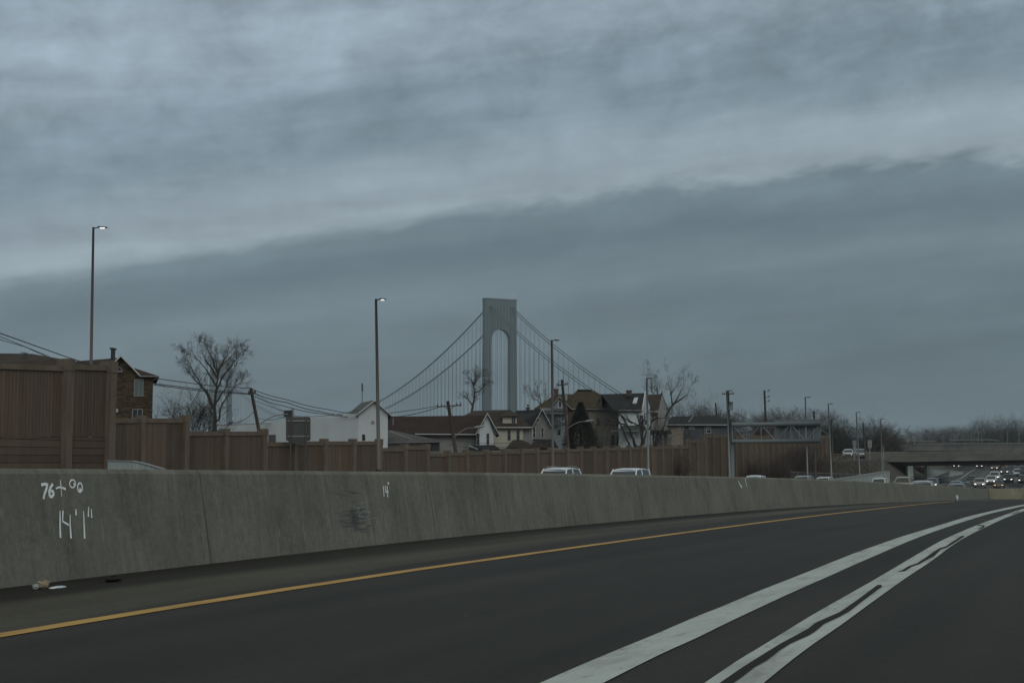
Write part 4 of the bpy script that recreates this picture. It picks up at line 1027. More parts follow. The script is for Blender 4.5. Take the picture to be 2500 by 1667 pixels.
# brown steep house
h = House('house', 196, 1610, 'steep dark brown roofed house right of the skylight roof')
h.wall(1586, 1629, 1002, 'stucco', 0, 10); h.roof([(1578, 959, 5), (1616, 957.5, 5), (1606, 1010, -.4), (1588, 1010, -.4)], 'roof_brown')
h.poly([(1606, 1010, -.3), (1616, 960, 5), (1631, 1001, 10), (1631, 1050, 10), (1606, 1050, -.3)], 'stucco', 'gable_wall', (.1, .1, 0))
MB().slab([h.w(1615.5, 957, 4.8), h.w(1633, 1000, 10.2), h.w(1630, 1003, 10.2), h.w(1613, 962, 4.8)], (0, 0, .3)).build('roof', M['roof_brown'], h.root)
h.roof([(1584, 1050, 0), (1636, 1050, 0), (1640, 1058, -2), (1580, 1058, -2)], 'roof_dark', .1, 'porch_roof')
for x_ in (1618, 1633, 1641): 
    a = h.w(x_, 1062, -1.8); MB().box(a.x - .07, a.x + .07, a.y - .1, a.y + .1, h.z0, a.z).build('porch_post', M['trim_dim'], h.root)
# low dark house
h = House('house', 205, 1700, 'low navy-walled house with dark roof and small white windows')
h.wall(1622, 1800, 1038, 'navy', 0, 10); h.wall(1622, 1668, 1038, 'tan_wall', -.15, 3)
h.roof([(1640, 1014, 5), (1750, 1011, 5), (1800, 1038, -.6), (1618, 1038, -.6)], 'roof_dark'); h.roof([(1750, 1011, 5), (1640, 1014, 5), (1618, 1038, 11), (1800, 1038, 11)], 'roof_dark')
h.fascia(1626, 1036, 1800, 1036.5, 'trim', -.7, 1.5)
h.win(1659, 1040, 1670, 1048, -.15, 1, sash=False); h.win(1682, 1040, 1695, 1048, 0, 1, sash=False); h.win(1724, 1041, 1736, 1057, 0, 1); 
MB().tube([h.w(1720.5, 1038, -.3), h.w(1720.5, 1080, -.3)], .06, 5).build('downspout', M['trim_dim'], h.root)
MB().tube([h.w(1681, 1030, -.2), h.w(1690, 1018, 1), h.w(1693, 1013, 1)], .06, 5).build('roof_trim', M['trim_dim'], h.root)
h.chimney(1778, 1789, 1022, 1036, .5, 'black')
# ------------------------------------------------------------------ suspension bridge
bz_ = thing('suspension_bridge', (-16, 1842, 0), 'grey-green suspension bridge with tall arched tower behind the houses', 'bridge')
U = Vector((-.468, .884, 0)); V = Vector((.884, .468, 0)); T1 = Vector((-16, 1842, 0)); T2 = T1 + U * 1243
def tower(c):
    mb = MB(); HT, HB, HO = 22.6, 24.0, 13.8      # half widths: top, base, opening
    th = 4.2; zs, zt = 159.0, 211.0
    def pt(v, y, z): return c + V * v + U * y + Vector((0, 0, z))
    for s_ in (-1, 1):
        o, i = s_ * HT, s_ * HO
        mb.hexa([pt(s_ * HB, -th - 1, -5), pt(i, -th - 1, -5), pt(i, th + 1, -5), pt(s_ * HB, th + 1, -5), pt(o, -th, zs), pt(i, -th, zs), pt(i, th, zs), pt(o, th, zs)])
        for vv in (.3, .7):
            a = lerp(s_ * HB, i, vv); b = lerp(o, i, vv)
            mb.hexa([pt(a - .5, -th - 1.8, -5), pt(a + .5, -th - 1.8, -5), pt(a + .5, -th - .9, -5), pt(a - .5, -th - .9, -5), pt(b - .5, -th - .8, zs), pt(b + .5, -th - .8, zs), pt(b + .5, -th + .1, zs), pt(b - .5, -th + .1, zs)])
    n = 20; arc = [(-HO * math.cos(math.pi * k / n), zs + HO * math.sin(math.pi * k / n)) for k in range(n + 1)]
    for k in range(n):
        a, b = arc[k], arc[k + 1]
        mb.hexa([pt(a[0], -th, a[1]), pt(b[0], -th, b[1]), pt(b[0], th, b[1]), pt(a[0], th, a[1]), pt(a[0], -th, zt), pt(b[0], -th, zt), pt(b[0], th, zt), pt(a[0], th, zt)])
    for s_ in (-1, 1):
        mb.hexa([pt(s_ * HT, -th, zs), pt(s_ * HO, -th, zs), pt(s_ * HO, th, zs), pt(s_ * HT, th, zs), pt(s_ * HT, -th, zt), pt(s_ * HO, -th, zt), pt(s_ * HO, th, zt), pt(s_ * HT, th, zt)])
    for v_ in (-19.3, -14, -9, -4.5, 0, 4.5, 9, 14, 19.3):
        z0_ = zs + 16 if abs(v_) < 13.5 else zs
        mb.hexa([pt(v_ - .4, -th - .8, z0_), pt(v_ + .4, -th - .8, z0_), pt(v_ + .4, -th, z0_), pt(v_ - .4, -th, z0_), pt(v_ - .4, -th - .8, zt), pt(v_ + .4, -th - .8, zt), pt(v_ + .4, -th, zt), pt(v_ - .4, -th, zt)])
    # lower portal strut at deck
    for z0_ in (58, ): mb.hexa([pt(-12, -th * .7, z0_), pt(12, -th * .7, z0_), pt(12, th * .7, z0_), pt(-12, th * .7, z0_), pt(-12, -th * .7, z0_ + 11), pt(12, -th * .7, z0_ + 11), pt(12, th * .7, z0_ + 11), pt(-12, th * .7, z0_ + 11)])
    mb.hexa([pt(-HT - .4, -th - 1, zt), pt(HT + .4, -th - 1, zt), pt(HT + .4, th + .6, zt), pt(-HT - .4, th + .6, zt), pt(-HT - .4, -th - 1, zt + 1.2), pt(HT + .4, -th - 1, zt + 1.2), pt(HT + .4, th + .6, zt + 1.2), pt(-HT - .4, th + .6, zt + 1.2)])
    return mb
for c in (T1, T2):
    t_ = tower(c).build('tower', M['tower'], bz_)
    for s_ in (-1, 1):
        q = c + V * 15.7 * s_ - U * 5.3; MB().obox(q + Vector((-1.8, -.6, 199.5)), (3.6, 0, 0), (0, 1.6, 0), (0, 0, 2.4)).build('cable_saddle', M['cable'], t_)
def cz_main(t): return 70 + 133 * ((t - 621.5) / 621.5) ** 2
def cz_side(s): return 203 - .558 * s + .00033 * s * s
susp = []
for sgn in (-1, 1):
    for off in (-1.3, 1.3):
        o = T1 + V * (15.7 * sgn + off * .55)
        MB().tube([o + U * t + Vector((0, 0, cz_main(t) + off)) for t in np.linspace(0, 1243, 60)], .45, 6).build('main_cable', M['cable'], bz_, True)
        MB().tube([o - U * s + Vector((0, 0, cz_side(s) + off)) for s in np.linspace(0, 350, 24)], .45, 6).build('side_cable', M['cable'], bz_, True)
    MB().tube([T2 + V * 15.7 * sgn + U * s + Vector((0, 0, cz_side(s))) for s in np.linspace(0, 330, 16)], .6, 5).build('side_cable', M['cable'], bz_, True)
    o = T1 + V * 15.7 * sgn; ph = 0 if sgn < 0 else 5
    for t in np.arange(12 + ph, 1240, 12.0): susp.append((o + U * t, cz_main(t), 60))
    for s in np.arange(12 + ph, 280, 12.0): susp.append((o - U * s, cz_side(s), 58))
susp.sort(key=lambda a: a[0].y - (a[1] - 60) * 6)
rest = MB()
for i, (p, zt, zd) in enumerate(susp):
    pts = [[p + V * dx + Vector((0, 0, zd)), p + V * dx + Vector((0, 0, zt))] for dx in (-.35, .35)]
    if i < 100: 
        m_ = MB(); [m_.tube(q, .1, 4) for q in pts]; m_.build('suspender', M['cable'], bz_)
    else: [rest.tube(q, .1, 4) for q in pts]
tag(rest.build('suspender', M['cable'], bz_), kind='stuff')
mb = MB(); a = T1 - U * 370; b = T2 + U * 370
mb.obox(a - V * 16 + Vector((0, 0, 52)), b - a, V * 32, (0, 0, 8)); mb.build('deck', M['tower'], bz_)

# ------------------------------------------------------------------ trees
KK = [4, 6]
def twigs(mb, p, d, length, rad, level, rr, spread=.75, upb=.15, flat=1.0):
    n = 4; pts = [p]; rads = [rad]; d = d.normalized()
    for i in range(n):
        d = (d + Vector((rr.gauss(0, .13), rr.gauss(0, .13) * flat, rr.gauss(0, .11) + upb * .3))).normalized()
        pts.append(pts[-1] + d * length / n); rads.append(max(.005, rad * (1 - .75 * (i + 1) / n)))
    mb.tube(pts, rads, 3 if rad < .05 else 5, False)
    if level <= 0: return
    k = rr.randint(*KK)
    for _ in range(k):
        i = rr.randint(1, n); u = pts[i].copy()
        ax = Vector((rr.gauss(0, 1), rr.gauss(0, 1) * flat, rr.gauss(0, 1))).normalized()
        nd = (d + ax * spread * rr.uniform(.6, 1.3) + Vector((0, 0, upb))).normalized()
        twigs(mb, u, nd, length * rr.uniform(.45, .7), max(.006, rads[i] * .6), level - 1, rr, spread, upb, flat)
def limb_tree(name, D, limbs, label, r0=.22, lev=3, tl=1.6, seed=1, mat='bark', twl=None, cat='tree', spread=.8, upb=.2, group=None, trunk=0, dens=1.0, tr=.035):
    rr = random.Random(seed)
    base = P(*limbs[trunk][0], D); gz_ = TX(base.x, base.y)
    t = thing(name, (base.x, base.y, gz_), label, cat, group)
    tk = MB(); cr_ = MB()
    for li, L in enumerate(limbs):
        dep = 0 if li == trunk else rr.uniform(-2, 2); q = []
        for i, (x, y) in enumerate(L):
            p = P(x, y, D); p.y += dep * (i / max(1, len(L) - 1)); q.append(p)
        if li == trunk: q.insert(0, Vector((q[0].x, q[0].y, gz_ - .2)))
        k = len(q); ra = r0 if li == trunk else r0 * .6
        rads = [max(tr * .8, ra * (1 - .85 * i / (k - 1))) for i in range(k)]
        dn, dr = [], []
        for i in range(k - 1):
            for j in range(4):
                dn.append(q[i].lerp(q[i + 1], j / 4) + Vector((rr.gauss(0, .04), 0, rr.gauss(0, .03))) * (j > 0)); dr.append(lerp(rads[i], rads[i + 1], j / 4))
        dn.append(q[-1]); dr.append(rads[-1]); (tk if li == trunk else cr_).tube(dn, dr, 6)
        s0 = int(len(dn) * .25) if li != trunk else int(len(dn) * .6)
        for i in range(s0, len(dn)):
            for _ in range(1 if rr.random() < .75 * dens else 0):
                dd = (dn[min(i + 1, len(dn) - 1)] - dn[i - 1]).normalized(); ax = Vector((rr.gauss(0, 1), rr.gauss(0, 1), rr.gauss(0, 1))).normalized()
                twigs(cr_, dn[i], dd + ax * .8, tl * rr.uniform(.6, 1.2), tr, lev - 1, rr, spread, upb)
        twigs(cr_, dn[-1], (dn[-1] - dn[-3]), tl, tr, lev, rr, spread, upb)
    tk.build('trunk', M[mat], t, True); cr_.build('crown', M[mat], t)
    return t
def c2(l): return [(400 + x / 3.92, 800 + y / 3.92) for x, y in l]
KK[:] = [4, 5]
KK[:] = [5, 6]
limb_tree('bare_tree', 126, [c2([(490, 900), (492, 700), (505, 540), (512, 380), (500, 300)]), c2([(490, 810), (440, 680), (370, 540), (300, 400), (260, 310)]), c2([(492, 905), (538, 870), (560, 760), (640, 640), (700, 570), (770, 540)]),
    c2([(500, 610), (560, 480), (650, 380), (715, 310)]), c2([(510, 430), (470, 300), (430, 220)]), c2([(512, 420), (560, 300), (590, 230)]), c2([(506, 560), (430, 420), (340, 300)]),
    c2([(492, 730), (520, 690), (600, 560), (630, 460), (700, 340)]), c2([(490, 790), (400, 590), (290, 490), (230, 400)]), c2([(510, 480), (540, 380), (660, 250)]), c2([(505, 470), (400, 330), (330, 220)])],
    'big bare tree with fan-shaped crown left of the leaning pole', .17, 3, 1.0, 5, 'bark', tr=.019, spread=.85, upb=.12, dens=1.34)
KK[:] = [4, 6]
def c3(l): return [(850 + x / 3.36, 700 + y / 3.36) for x, y in l]
KK[:] = [3, 4]
limb_tree('bare_tree', 172, [c3([(1015, 1022), (1030, 950), (1036, 870), (1028, 800), (1035, 760)]), c3([(1036, 870), (1080, 850), (1120, 810)]), c3([(1032, 810), (1060, 760), (1085, 735)]), c3([(1022, 980), (990, 930), (955, 905)]), c3([(1030, 800), (1005, 765)]), c3([(1018, 970), (1035, 925), (1045, 900)])],
    'slim bare tree standing before the left leg of the tower', .18, 4, .95, 6, 'bark', tr=.03, spread=1.0, upb=.1, dens=1.2)
def c5(l): return [(1300 + x / 5.227, 900 + y / 5.227) for x, y in l]
limb_tree('bare_tree', 215, [c5([(1640, 700), (1700, 560), (1790, 470), (1850, 380), (1900, 280)]), c5([(1700, 560), (1640, 420), (1600, 300), (1580, 220)]), c5([(1790, 470), (1760, 330), (1720, 220)]), c5([(1800, 450), (1900, 380), (1960, 330)]), c5([(1690, 540), (1560, 380), (1500, 260)]), c5([(1760, 330), (1830, 240)])],
    'wide bare tree rising behind the steep brown roof', .25, 4, 2.1, 7, 'bark_far', tr=.035, spread=.9, upb=.15)
limb_tree('bare_tree', 200, [c5([(130, 510), (110, 460), (60, 400), (10, 380)]), c5([(120, 480), (160, 400), (210, 340)]), c5([(110, 460), (100, 390), (70, 330)])], 'small bare tree beside the blue-grey house roof', .14, 4, 1.3, 8, 'bark_far', tr=.03)
KK[:] = [4, 5]
def c7(l): return [(1380 + x / 7.35, 880 + y / 7.35) for x, y in l]
limb_tree('bare_tree', 169, [c7([(1260, 1560), (1220, 1400), (1160, 1230), (1060, 1080), (1000, 1000), (950, 950)]), c7([(1160, 1560), (1050, 1270), (985, 1120), (960, 1080), (860, 980), (700, 880)]), c7([(1080, 1150), (940, 1110), (800, 1100), (660, 1020)]),
    c7([(980, 1120), (900, 1160), (760, 1130)]), c7([(1120, 1190), (1050, 1030), (960, 960)])], 'dark low-limbed bare tree before the tan house', .2, 2, .8, 9, 'bark_dark', tr=.03, upb=.05)
limb_tree('bare_tree', 174, [c7([(1370, 1560), (1380, 1400), (1360, 1250), (1330, 1100), (1290, 980), (1210, 890)]), c7([(1420, 1220), (1330, 1160), (1200, 1110), (1130, 1030), (1090, 920)]), c7([(1380, 1400), (1400, 1100), (1440, 960), (1520, 890)]),
    c7([(1400, 1500), (1450, 1300), (1540, 1200), (1580, 1020), (1630, 900)]), c7([(1200, 1120), (1100, 1060), (1000, 1000)]), c7([(1560, 1090), (1640, 1030), (1740, 1040)])], 'dark spreading bare tree before the white house wall', .22, 2, .8, 10, 'bark_dark', tr=.03, upb=.05)
limb_tree('bare_tree', 179, [c7([(1590, 1560), (1640, 1420), (1730, 1300), (1790, 1150), (1820, 950)]), c7([(1700, 1340), (1850, 1260), (1940, 1190)]), c7([(1810, 1000), (1870, 890), (1930, 800), (2000, 720)]), c7([(1640, 1420), (1620, 1300), (1640, 1180)])],
    'dark bare tree leaning right before the steep brown roof', .22, 2, .8, 11, 'bark_dark', tr=.03, upb=.05)
# bushes left
def bush(name, px, ytop, D, wd, label, seed, mat='twig', cat='bush', lev=3, group=None, n=14):
    rr = random.Random(seed); b = P(px, 1130, D); gz_ = TX(b.x, b.y); htop = P(px, ytop, D).z; hgt = htop - gz_; w_ = wd * D / F / 2
    mb = MB()
    for i in range(n):
        a = rr.uniform(-1, 1); p = Vector((b.x + a * w_ * .5, b.y + rr.uniform(-1, 1), gz_))
        p2 = Vector((b.x + a * w_ * .8, b.y + rr.uniform(-1.5, 1.5), gz_ + hgt * rr.uniform(.35, .6)))
        mb.tube([p, p2], [.06, .04], 4, False)
        twigs(mb, p2, Vector((a * .5, rr.uniform(-.3, .3), 1)), hgt * rr.uniform(.3, .55), .03, lev, rr, .9, .1)
    return tag(mb.build(name, M[mat], origin=(b.x, b.y, gz_)), label, cat, group)
bush('bare_bush', 462, 1000, 112, 60, 'tangled bare bush left of the big bare tree', 21); bush('bare_bush', 500, 1010, 114, 60, 'tangled bare bush at the foot of the big bare tree', 22)
bush('bare_bush', 445, 985, 116, 16, 'thin upright bare shrub above the noise wall post', 23, n=5); bush('bare_bush', 405, 1000, 120, 14, 'faint thin shrub right of the brick house', 24, lev=2, n=4)
bush('brown_bush', 1470, 1040, 165, 70, 'tan twiggy bush between conifer and dark tree', 25, 'bark_far')
bush('bare_bush', 1640, 1050, 184, 60, 'bare bush behind the wall by the low house', 26, 'bark_dark')
# conifer
rr = random.Random(31); b = P(1418, 1130, 162); gz_ = TX(b.x, b.y); ct = thing('conifer', (b.x, b.y, gz_), 'dense dark conifer between utility pole and tan house', 'tree')
MB().tube([(b.x, b.y, gz_), (b.x, b.y, P(1418, 1000, 162).z)], [.2, .05], 6).build('trunk', M['bark_dark'], ct)
mb = MB(); z1 = P(1418, 985, 162).z; Hc = z1 - gz_
for i in range(22000):
    t_ = rr.random() ** .8; z = gz_ + Hc * t_; k = 1 - t_
    rad = min(1.95, .12 + 4.2 * (1 - t_)) * (1 if z > 0 else .9) * (1 + .12 * math.sin(z * 3 + i % 7))
    a = rr.uniform(0, 2 * math.pi); r_ = rad * math.sqrt(rr.uniform(.25, 1)) * rr.uniform(.85, 1.12); p = Vector((b.x + r_ * math.cos(a), b.y + r_ * math.sin(a), z + rr.uniform(-.1, .1)))
    d = Vector((math.cos(a) * .6, math.sin(a) * .6, rr.uniform(.2, 1.1))).normalized() * rr.uniform(.12, .3); s = d.cross(Vector((rr.gauss(0, 1), rr.gauss(0, 1), rr.gauss(0, 1)))).normalized() * .035
    mb.poly([p - s, p + s, p + d])
mb.build('foliage', M['conifer'], ct)
# distant bare trees: five prototypes, copied
def far_proto(seed, hgt, wd, mat, lev=4, stems=3):
    rr = random.Random(seed); mb = MB(); tk = MB()
    root = bpy.data.objects.new('bare_tree', None); COL.objects.link(root); root['_o'] = (0, 0, 0)
    tk.tube([(0, 0, -.3), (0, 0, hgt * .25)], [.25, .2], 5); tk.build('trunk', M[mat], root)
    for i in range(stems * 3):
        a = rr.uniform(0, 6.28); l = rr.uniform(.2, 1)
        p0 = Vector((0, 0, hgt * rr.uniform(.1, .3))); d = Vector((math.cos(a) * wd / hgt * l * 1.7, math.sin(a) * wd / hgt * l * 1.7, 1.0))
        twigs(mb, p0, d, hgt * rr.uniform(.42, .6), .12, lev, rr, .72, .12)
    root['_h'] = float(np.percentile([v[2] for v in mb.v], 99)); mb.build('crown', M[mat], root)
    return root
M['far_brown'] = surf('far_brown_twigs', (.065, .05, .042), .95, .35, .3); M['far_grey'] = surf('far_grey_twigs', (.055, .055, .048), .95, .35, .3); M['far_green'] = surf('far_green_leaves', (.035, .042, .028), .95, .35, .4)
ORD = ['leftmost', 'second from left', 'third from left', 'fourth from left', 'fifth from left', 'sixth from left', 'seventh from left', 'eighth from left', 'ninth from left', 'tenth from left', 'eleventh from left', 'twelfth from left', 'thirteenth from left', 'fourteenth from left', 'fifteenth from left', 'rightmost']
placed = {}
protos = [far_proto(41, 10, 4.5, 'far_brown'), far_proto(42, 10, 5.5, 'far_grey'), far_proto(43, 10, 4, 'far_brown'), far_proto(44, 12, 3, 'far_grey', 4, 2), far_proto(45, 10, 5, 'far_green', 4, 4)]
used = [False] * 5
def far_tree(px, ytop, D, k, label, group, wid=1.0, rot=0):
    p = P(px, 1130, D); z0 = TX(p.x, p.y); hgt = P(px, ytop, D).z - z0
    o = protos[k] if not used[k] else copy_tree(protos[k]); used[k] = True
    s = hgt / (protos[k]['_h'] * .96); o.location = (p.x, p.y, z0 - .2); o.scale = (s * wid, s * wid, s); o.rotation_euler = (0, 0, rot); tag(o, label, 'tree', group); placed.setdefault(group, []).append((px, o))
rr = random.Random(55)
G1 = 'bare trees behind the low dark house'; L1 = 'bare brown tree in the clump behind the low dark house'
for px, yt in ((1640, 1000), (1662, 995), (1688, 990), (1712, 990), (1735, 996), (1755, 1005), (1775, 1000)): far_tree(px, yt - 4, 250 + rr.uniform(0, 25), rr.choice((0, 2, 1)), L1, G1, 1.3, rr.uniform(0, 6))
G2 = 'dark trees behind the sign gantry'; L2 = 'rounded dark bare tree in the row behind the sign gantry'
for px, yt in ((1810, 1016), (1830, 1014), (1850, 1014), (1885, 1010), (1905, 1004), (1925, 1003), (1945, 1006), (1963, 1009), (1985, 1010), (2003, 1010), (2022, 1020), (2040, 1030), (2050, 1050)): far_tree(px, yt - 4, 285 + rr.uniform(-15, 25), rr.choice((0, 2, 4)), L2, G2, 1.35, rr.uniform(0, 6))
G3 = 'mixed trees beside the small road signs'; L3 = 'dark tree in the belt between gantry and overpass'
for px, yt in ((2065, 1032), (2085, 1024), (2105, 1024), (2125, 1026), (2140, 1035), (2160, 1042), (2180, 1046), (2075, 1055), (2100, 1055), (2130, 1060), (2155, 1062), (2185, 1050), (2000, 1045), (2020, 1055), (2050, 1070), (2200, 1058)): far_tree(px, yt - 3, 330 + rr.uniform(-20, 40), rr.choice((0, 1, 4)), L3, G3, 1.5, rr.uniform(0, 6))
G4 = 'bare trees beyond the overpass'; L4 = 'brown bare tree in the line beyond the overpass'
for px in range(2205, 2520, 12):
    yt = float(np.interp(px, [2200, 2225, 2250, 2290, 2330, 2350, 2370, 2400, 2520], [1062, 1054, 1047, 1046, 1042, 1043, 1052, 1050, 1048]))
    far_tree(px + rr.uniform(-3, 3), yt + rr.uniform(-1, 3), 850 + rr.uniform(-60, 90), rr.choice((0, 2)), L4, G4, 1.5, rr.uniform(0, 6))
G5 = 'tall thin bare trees at right'; L5 = 'tall thin bare tree above the right end of the overpass'
for px, yt in ((2382, 1030), (2395, 1022), (2410, 1018), (2428, 1028), (2442, 1030), (2456, 1022), (2470, 1018), (2485, 1026), (2499, 1020), (2512, 1024)): far_tree(px, yt, 700 + rr.uniform(-20, 30), 3, L5, G5, 1.0, rr.uniform(0, 6))
# brush at the foot of the wall, right
G6 = 'dark shrubs at the foot of the noise wall'; L6 = 'dark bare shrub growing against the right part of the noise wall'
for px, yt, D in ((1835, 1110, 200), (1850, 1128, 203), (1868, 1130, 205), (1885, 1118, 208), (1900, 1130, 208), (1918, 1115, 208), (1935, 1100, 212), (1952, 1085, 215), (1968, 1075, 218), (1985, 1090, 220), (2000, 1100, 224), (1925, 1130, 200), (2012, 1110, 228), (1662, 1095, 176)):
    far_tree(px, yt, D, rr.choice((0, 2)), L6, G6, 1.2, rr.uniform(0, 6))
for g_, lst in placed.items():
    if len(lst) > 16: continue
    lst.sort(key=lambda a: a[0])
    for i, (px_, o) in enumerate(lst): o['label'] = o['label'] + ', ' + ('rightmost' if i == len(lst) - 1 else ORD[i])
def foliage_mass(name, pts, D, depth, n, mat, label, seed, size=.35):
    rr = random.Random(seed); mb = MB(); xs = [p[0] for p in pts]; ys = [p[1] for p in pts]
    for _ in range(n):
        px = rr.uniform(xs[0], xs[-1]); yt = float(np.interp(px, xs, ys)) + rr.uniform(-2, 3); dy = rr.uniform(0, depth)
        p = P(px, yt, D); zb = TX(p.x, p.y + dy); z = lerp(zb, p.z, rr.random() ** .7); c = Vector((p.x, p.y + dy, z))
        u = Vector((rr.gauss(0, 1), rr.gauss(0, 1), rr.gauss(0, 1.2))).normalized() * size * rr.uniform(.5, 1.3); v = u.cross(Vector((rr.gauss(0, 1), rr.gauss(0, 1), rr.gauss(0, 1)))).normalized() * size * .18
        mb.poly([c - v, c + v, c + u])
    tag(mb.build(name, M[mat]), label, 'undergrowth', kind='stuff')
foliage_mass('undergrowth', [(1840, 1130), (1900, 1138), (1960, 1120), (2000, 1122), (2050, 1128), (2170, 1120)], 232, 12, 20000, 'far_brown', 'dark brush on the bank left of the overpass', 3, .2)
foliage_mass('wooded_slope', [(2050, 1075), (2150, 1070), (2200, 1078), (2260, 1086), (2500, 1086)], 420, 60, 26000, 'far_brown', 'dark wooded slope beyond the overpass', 4, .8)
# ------------------------------------------------------------------ sign gantry
gp = P(1787, 1130, 185); gzz = TX(gp.x, gp.y)
gt = thing('sign_gantry', (gp.x, gp.y, gzz), 'grey-green tubular overhead sign gantry seen from behind', 'sign gantry')
A = P(1787, 1036, 185); e = Vector((.93, -.37, 0)); L_ = 11.3; A.z = P(1790, 1036, 185).z; B = A + e * L_; B.z = P(1986, 1034.5, B.y).z
A2 = Vector((A.x, A.y, P(1790, 1077, 185).z)); B2 = Vector((B.x, B.y, P(1986, 1076, B.y).z))
nrm = Vector((.37, .93, 0))
for o in (0, 1.0):
    for a, b in ((A, B), (A2, B2)): MB().tube([a + nrm * o, b + nrm * o], .26, 12).build('chord', M['grey_green'], gt, True)
MB().tube([(A.x, A.y + .5, gzz - .2), (A.x, A.y + .5, A.z + .5)], .34, 14).build('post', M['grey_green'], gt, True)
for k in range(6):
    a = A.lerp(B, k / 6); b = A2.lerp(B2, (k + 1) / 6); c = A2.lerp(B2, k / 6); d = A.lerp(B, (k + 1) / 6)
    (MB().tube([a, b], .06, 6) if k % 2 == 0 else MB().tube([c, d], .06, 6)).build('brace', M['galv'], gt)
    MB().tube([a, c], .05, 6).build('strut', M['galv'], gt)
a, b = A.lerp(B, .46), A.lerp(B, .985); c, d = A2.lerp(B2, .985), A2.lerp(B2, .46); up = Vector((0, 0, .15))
MB().slab([a + nrm * 1.35 + up * 4, b + nrm * 1.35 + up * 4, c + nrm * 1.35 + up, d + nrm * 1.35 + up], nrm * .06).build('sign_panel', M['grey_green'], gt)
for k in (.5, .58, .66, .74, .82, .9): q = A.lerp(B, k) + nrm * 1.28; MB().box(q.x - .05, q.x + .05, q.y - .05, q.y, A2.z, A.z + .55).build('stiffener', M['galv'], gt)

# ------------------------------------------------------------------ chain link fence, retaining walls, rails
def chain_mat():
    m, nt, b = nodes('chain_link'); setc(b, (.12, .13, .13)); b.inputs['Roughness'].default_value = .6
    g = N(nt, 'ShaderNodeNewGeometry'); s = N(nt, 'ShaderNodeSeparateXYZ'); nt.links.new(g.outputs['Position'], s.inputs[0])
    a = mth(nt, 'FRACT', mth(nt, 'MULTIPLY', mth(nt, 'ADD', s.outputs[1], s.outputs[2]), 14)); c = mth(nt, 'FRACT', mth(nt, 'MULTIPLY', mth(nt, 'SUBTRACT', s.outputs[1], s.outputs[2]), 14))
    k = mth(nt, 'MAXIMUM', mth(nt, 'LESS_THAN', a, .1), mth(nt, 'LESS_THAN', c, .1)); nt.links.new(k, b.inputs['Alpha'])
    return m
M['chain'] = chain_mat()
def edge_pt(q, off, z=0): x, y = XY(q, wL(q) + off); return Vector((x, y, T(q, wL(q) + off) + z))
cf = thing('chain_link_fence', edge_pt(235, 4), 'dark chain-link fence along the bank left of the overpass', 'fence')
fq = list(np.arange(196, 268, 4.0))
for q in fq: MB().tube([edge_pt(q, 3, -.2), edge_pt(q, 3, 2.5)], .05, 5).build('fence_post', M['dark_metal'], cf)
MB().tube([edge_pt(q, 3, 2.45) for q in fq], .035, 5).build('top_rail', M['galv'], cf)
mb = MB(); prev = None
for q in fq:
    r = [mb.vert(edge_pt(q, 3.05, 0)), mb.vert(edge_pt(q, 3.05, 2.4))]
    if prev: mb.f.append([prev[0], r[0], r[1], prev[1]])
    prev = r
mb.build('mesh_panel', M['chain'], cf)
def face_wall(name, pts, D0, D1, thick, mat, label, cat):
    """free standing wall whose top edge is traced, running from depth D0 to D1"""
    x0, x1 = pts[0][0], pts[-1][0]; tops = [P(x, y, lerp(D0, D1, (x - x0) / (x1 - x0))) for x, y in pts]
    t = thing(name, (tops[0].x, tops[0].y, TX(tops[0].x, tops[0].y)), label, cat)
    mb = MB(); prev = None; mc = MB(); pc = None
    for p in tops:
        zb = -6
        r = [mb.vert((p.x, p.y, zb)), mb.vert((p.x, p.y, p.z - .2)), mb.vert((p.x - thick, p.y, p.z - .2)), mb.vert((p.x - thick, p.y, zb))]
        c = [mc.vert((p.x + .08, p.y, p.z - .2)), mc.vert((p.x + .08, p.y, p.z)), mc.vert((p.x - thick, p.y, p.z)), mc.vert((p.x - thick, p.y, p.z - .2))]
        if prev:
            for k in range(3): mb.f.append([prev[k], r[k], r[k + 1], prev[k + 1]])
            for k in range(4): mc.f.append([pc[k], c[k], c[(k + 1) % 4], pc[(k + 1) % 4]])
        else: mb.f.append(r); mc.f.append(c)
        prev = r; pc = c
    mb.f.append(prev[::-1]); mc.f.append(pc[::-1])
    mb.build('wall_face', M[mat], t); mc.build('coping', M['trim_dim'], t)
face_wall('retaining_wall', [(2030, 1171), (2060, 1166), (2110, 1158.5), (2150, 1152), (2172, 1149.5)], 190, 235, .5, 'pale_concrete', 'pale retaining wall rising left of the overpass opening', 'retaining wall')
face_wall('retaining_wall', [(2262, 1137), (2275, 1141), (2295, 1146), (2340, 1149.5), (2352, 1150)], 300, 345, .5, 'pale_concrete', 'pale panelled retaining wall seen beneath the overpass', 'retaining wall')
# service road railing
sr = thing('railing', P(2060, 1125, 268), 'horizontal rail parapet on the service road by the white car', 'railing')
for i, yy in enumerate((1108.5, 1112.5, 1117, 1121)):
    MB().tube([P(2030, yy, 262), P(2098, yy - .5, 272)], .07, 5).build('rail', M['wall_rail'], sr)
a, b = P(2030, 1127, 262), P(2098, 1126.5, 272); MB().obox(a - Vector((0, 0, .3)), b - a, (0, .3, 0), (0, 0, .5)).build('kerb', M['concrete2'], sr)
for x_ in (2032, 2048, 2064, 2081, 2096): 
    a = P(x_, 1107, 262 + (x_ - 2030) / 6.8); MB().box(a.x - .1, a.x + .1, a.y - .1, a.y + .1, a.z - 1.6, a.z).build('rail_post', M['wall_rail'], sr)
tag(MB().obox(P(1990, 1126, 276), P(2200, 1118, 300) - P(1990, 1126, 276), (0, 14, 0), (0, 0, -.5)).build('service_road', M['asphalt_far']), kind='structure')
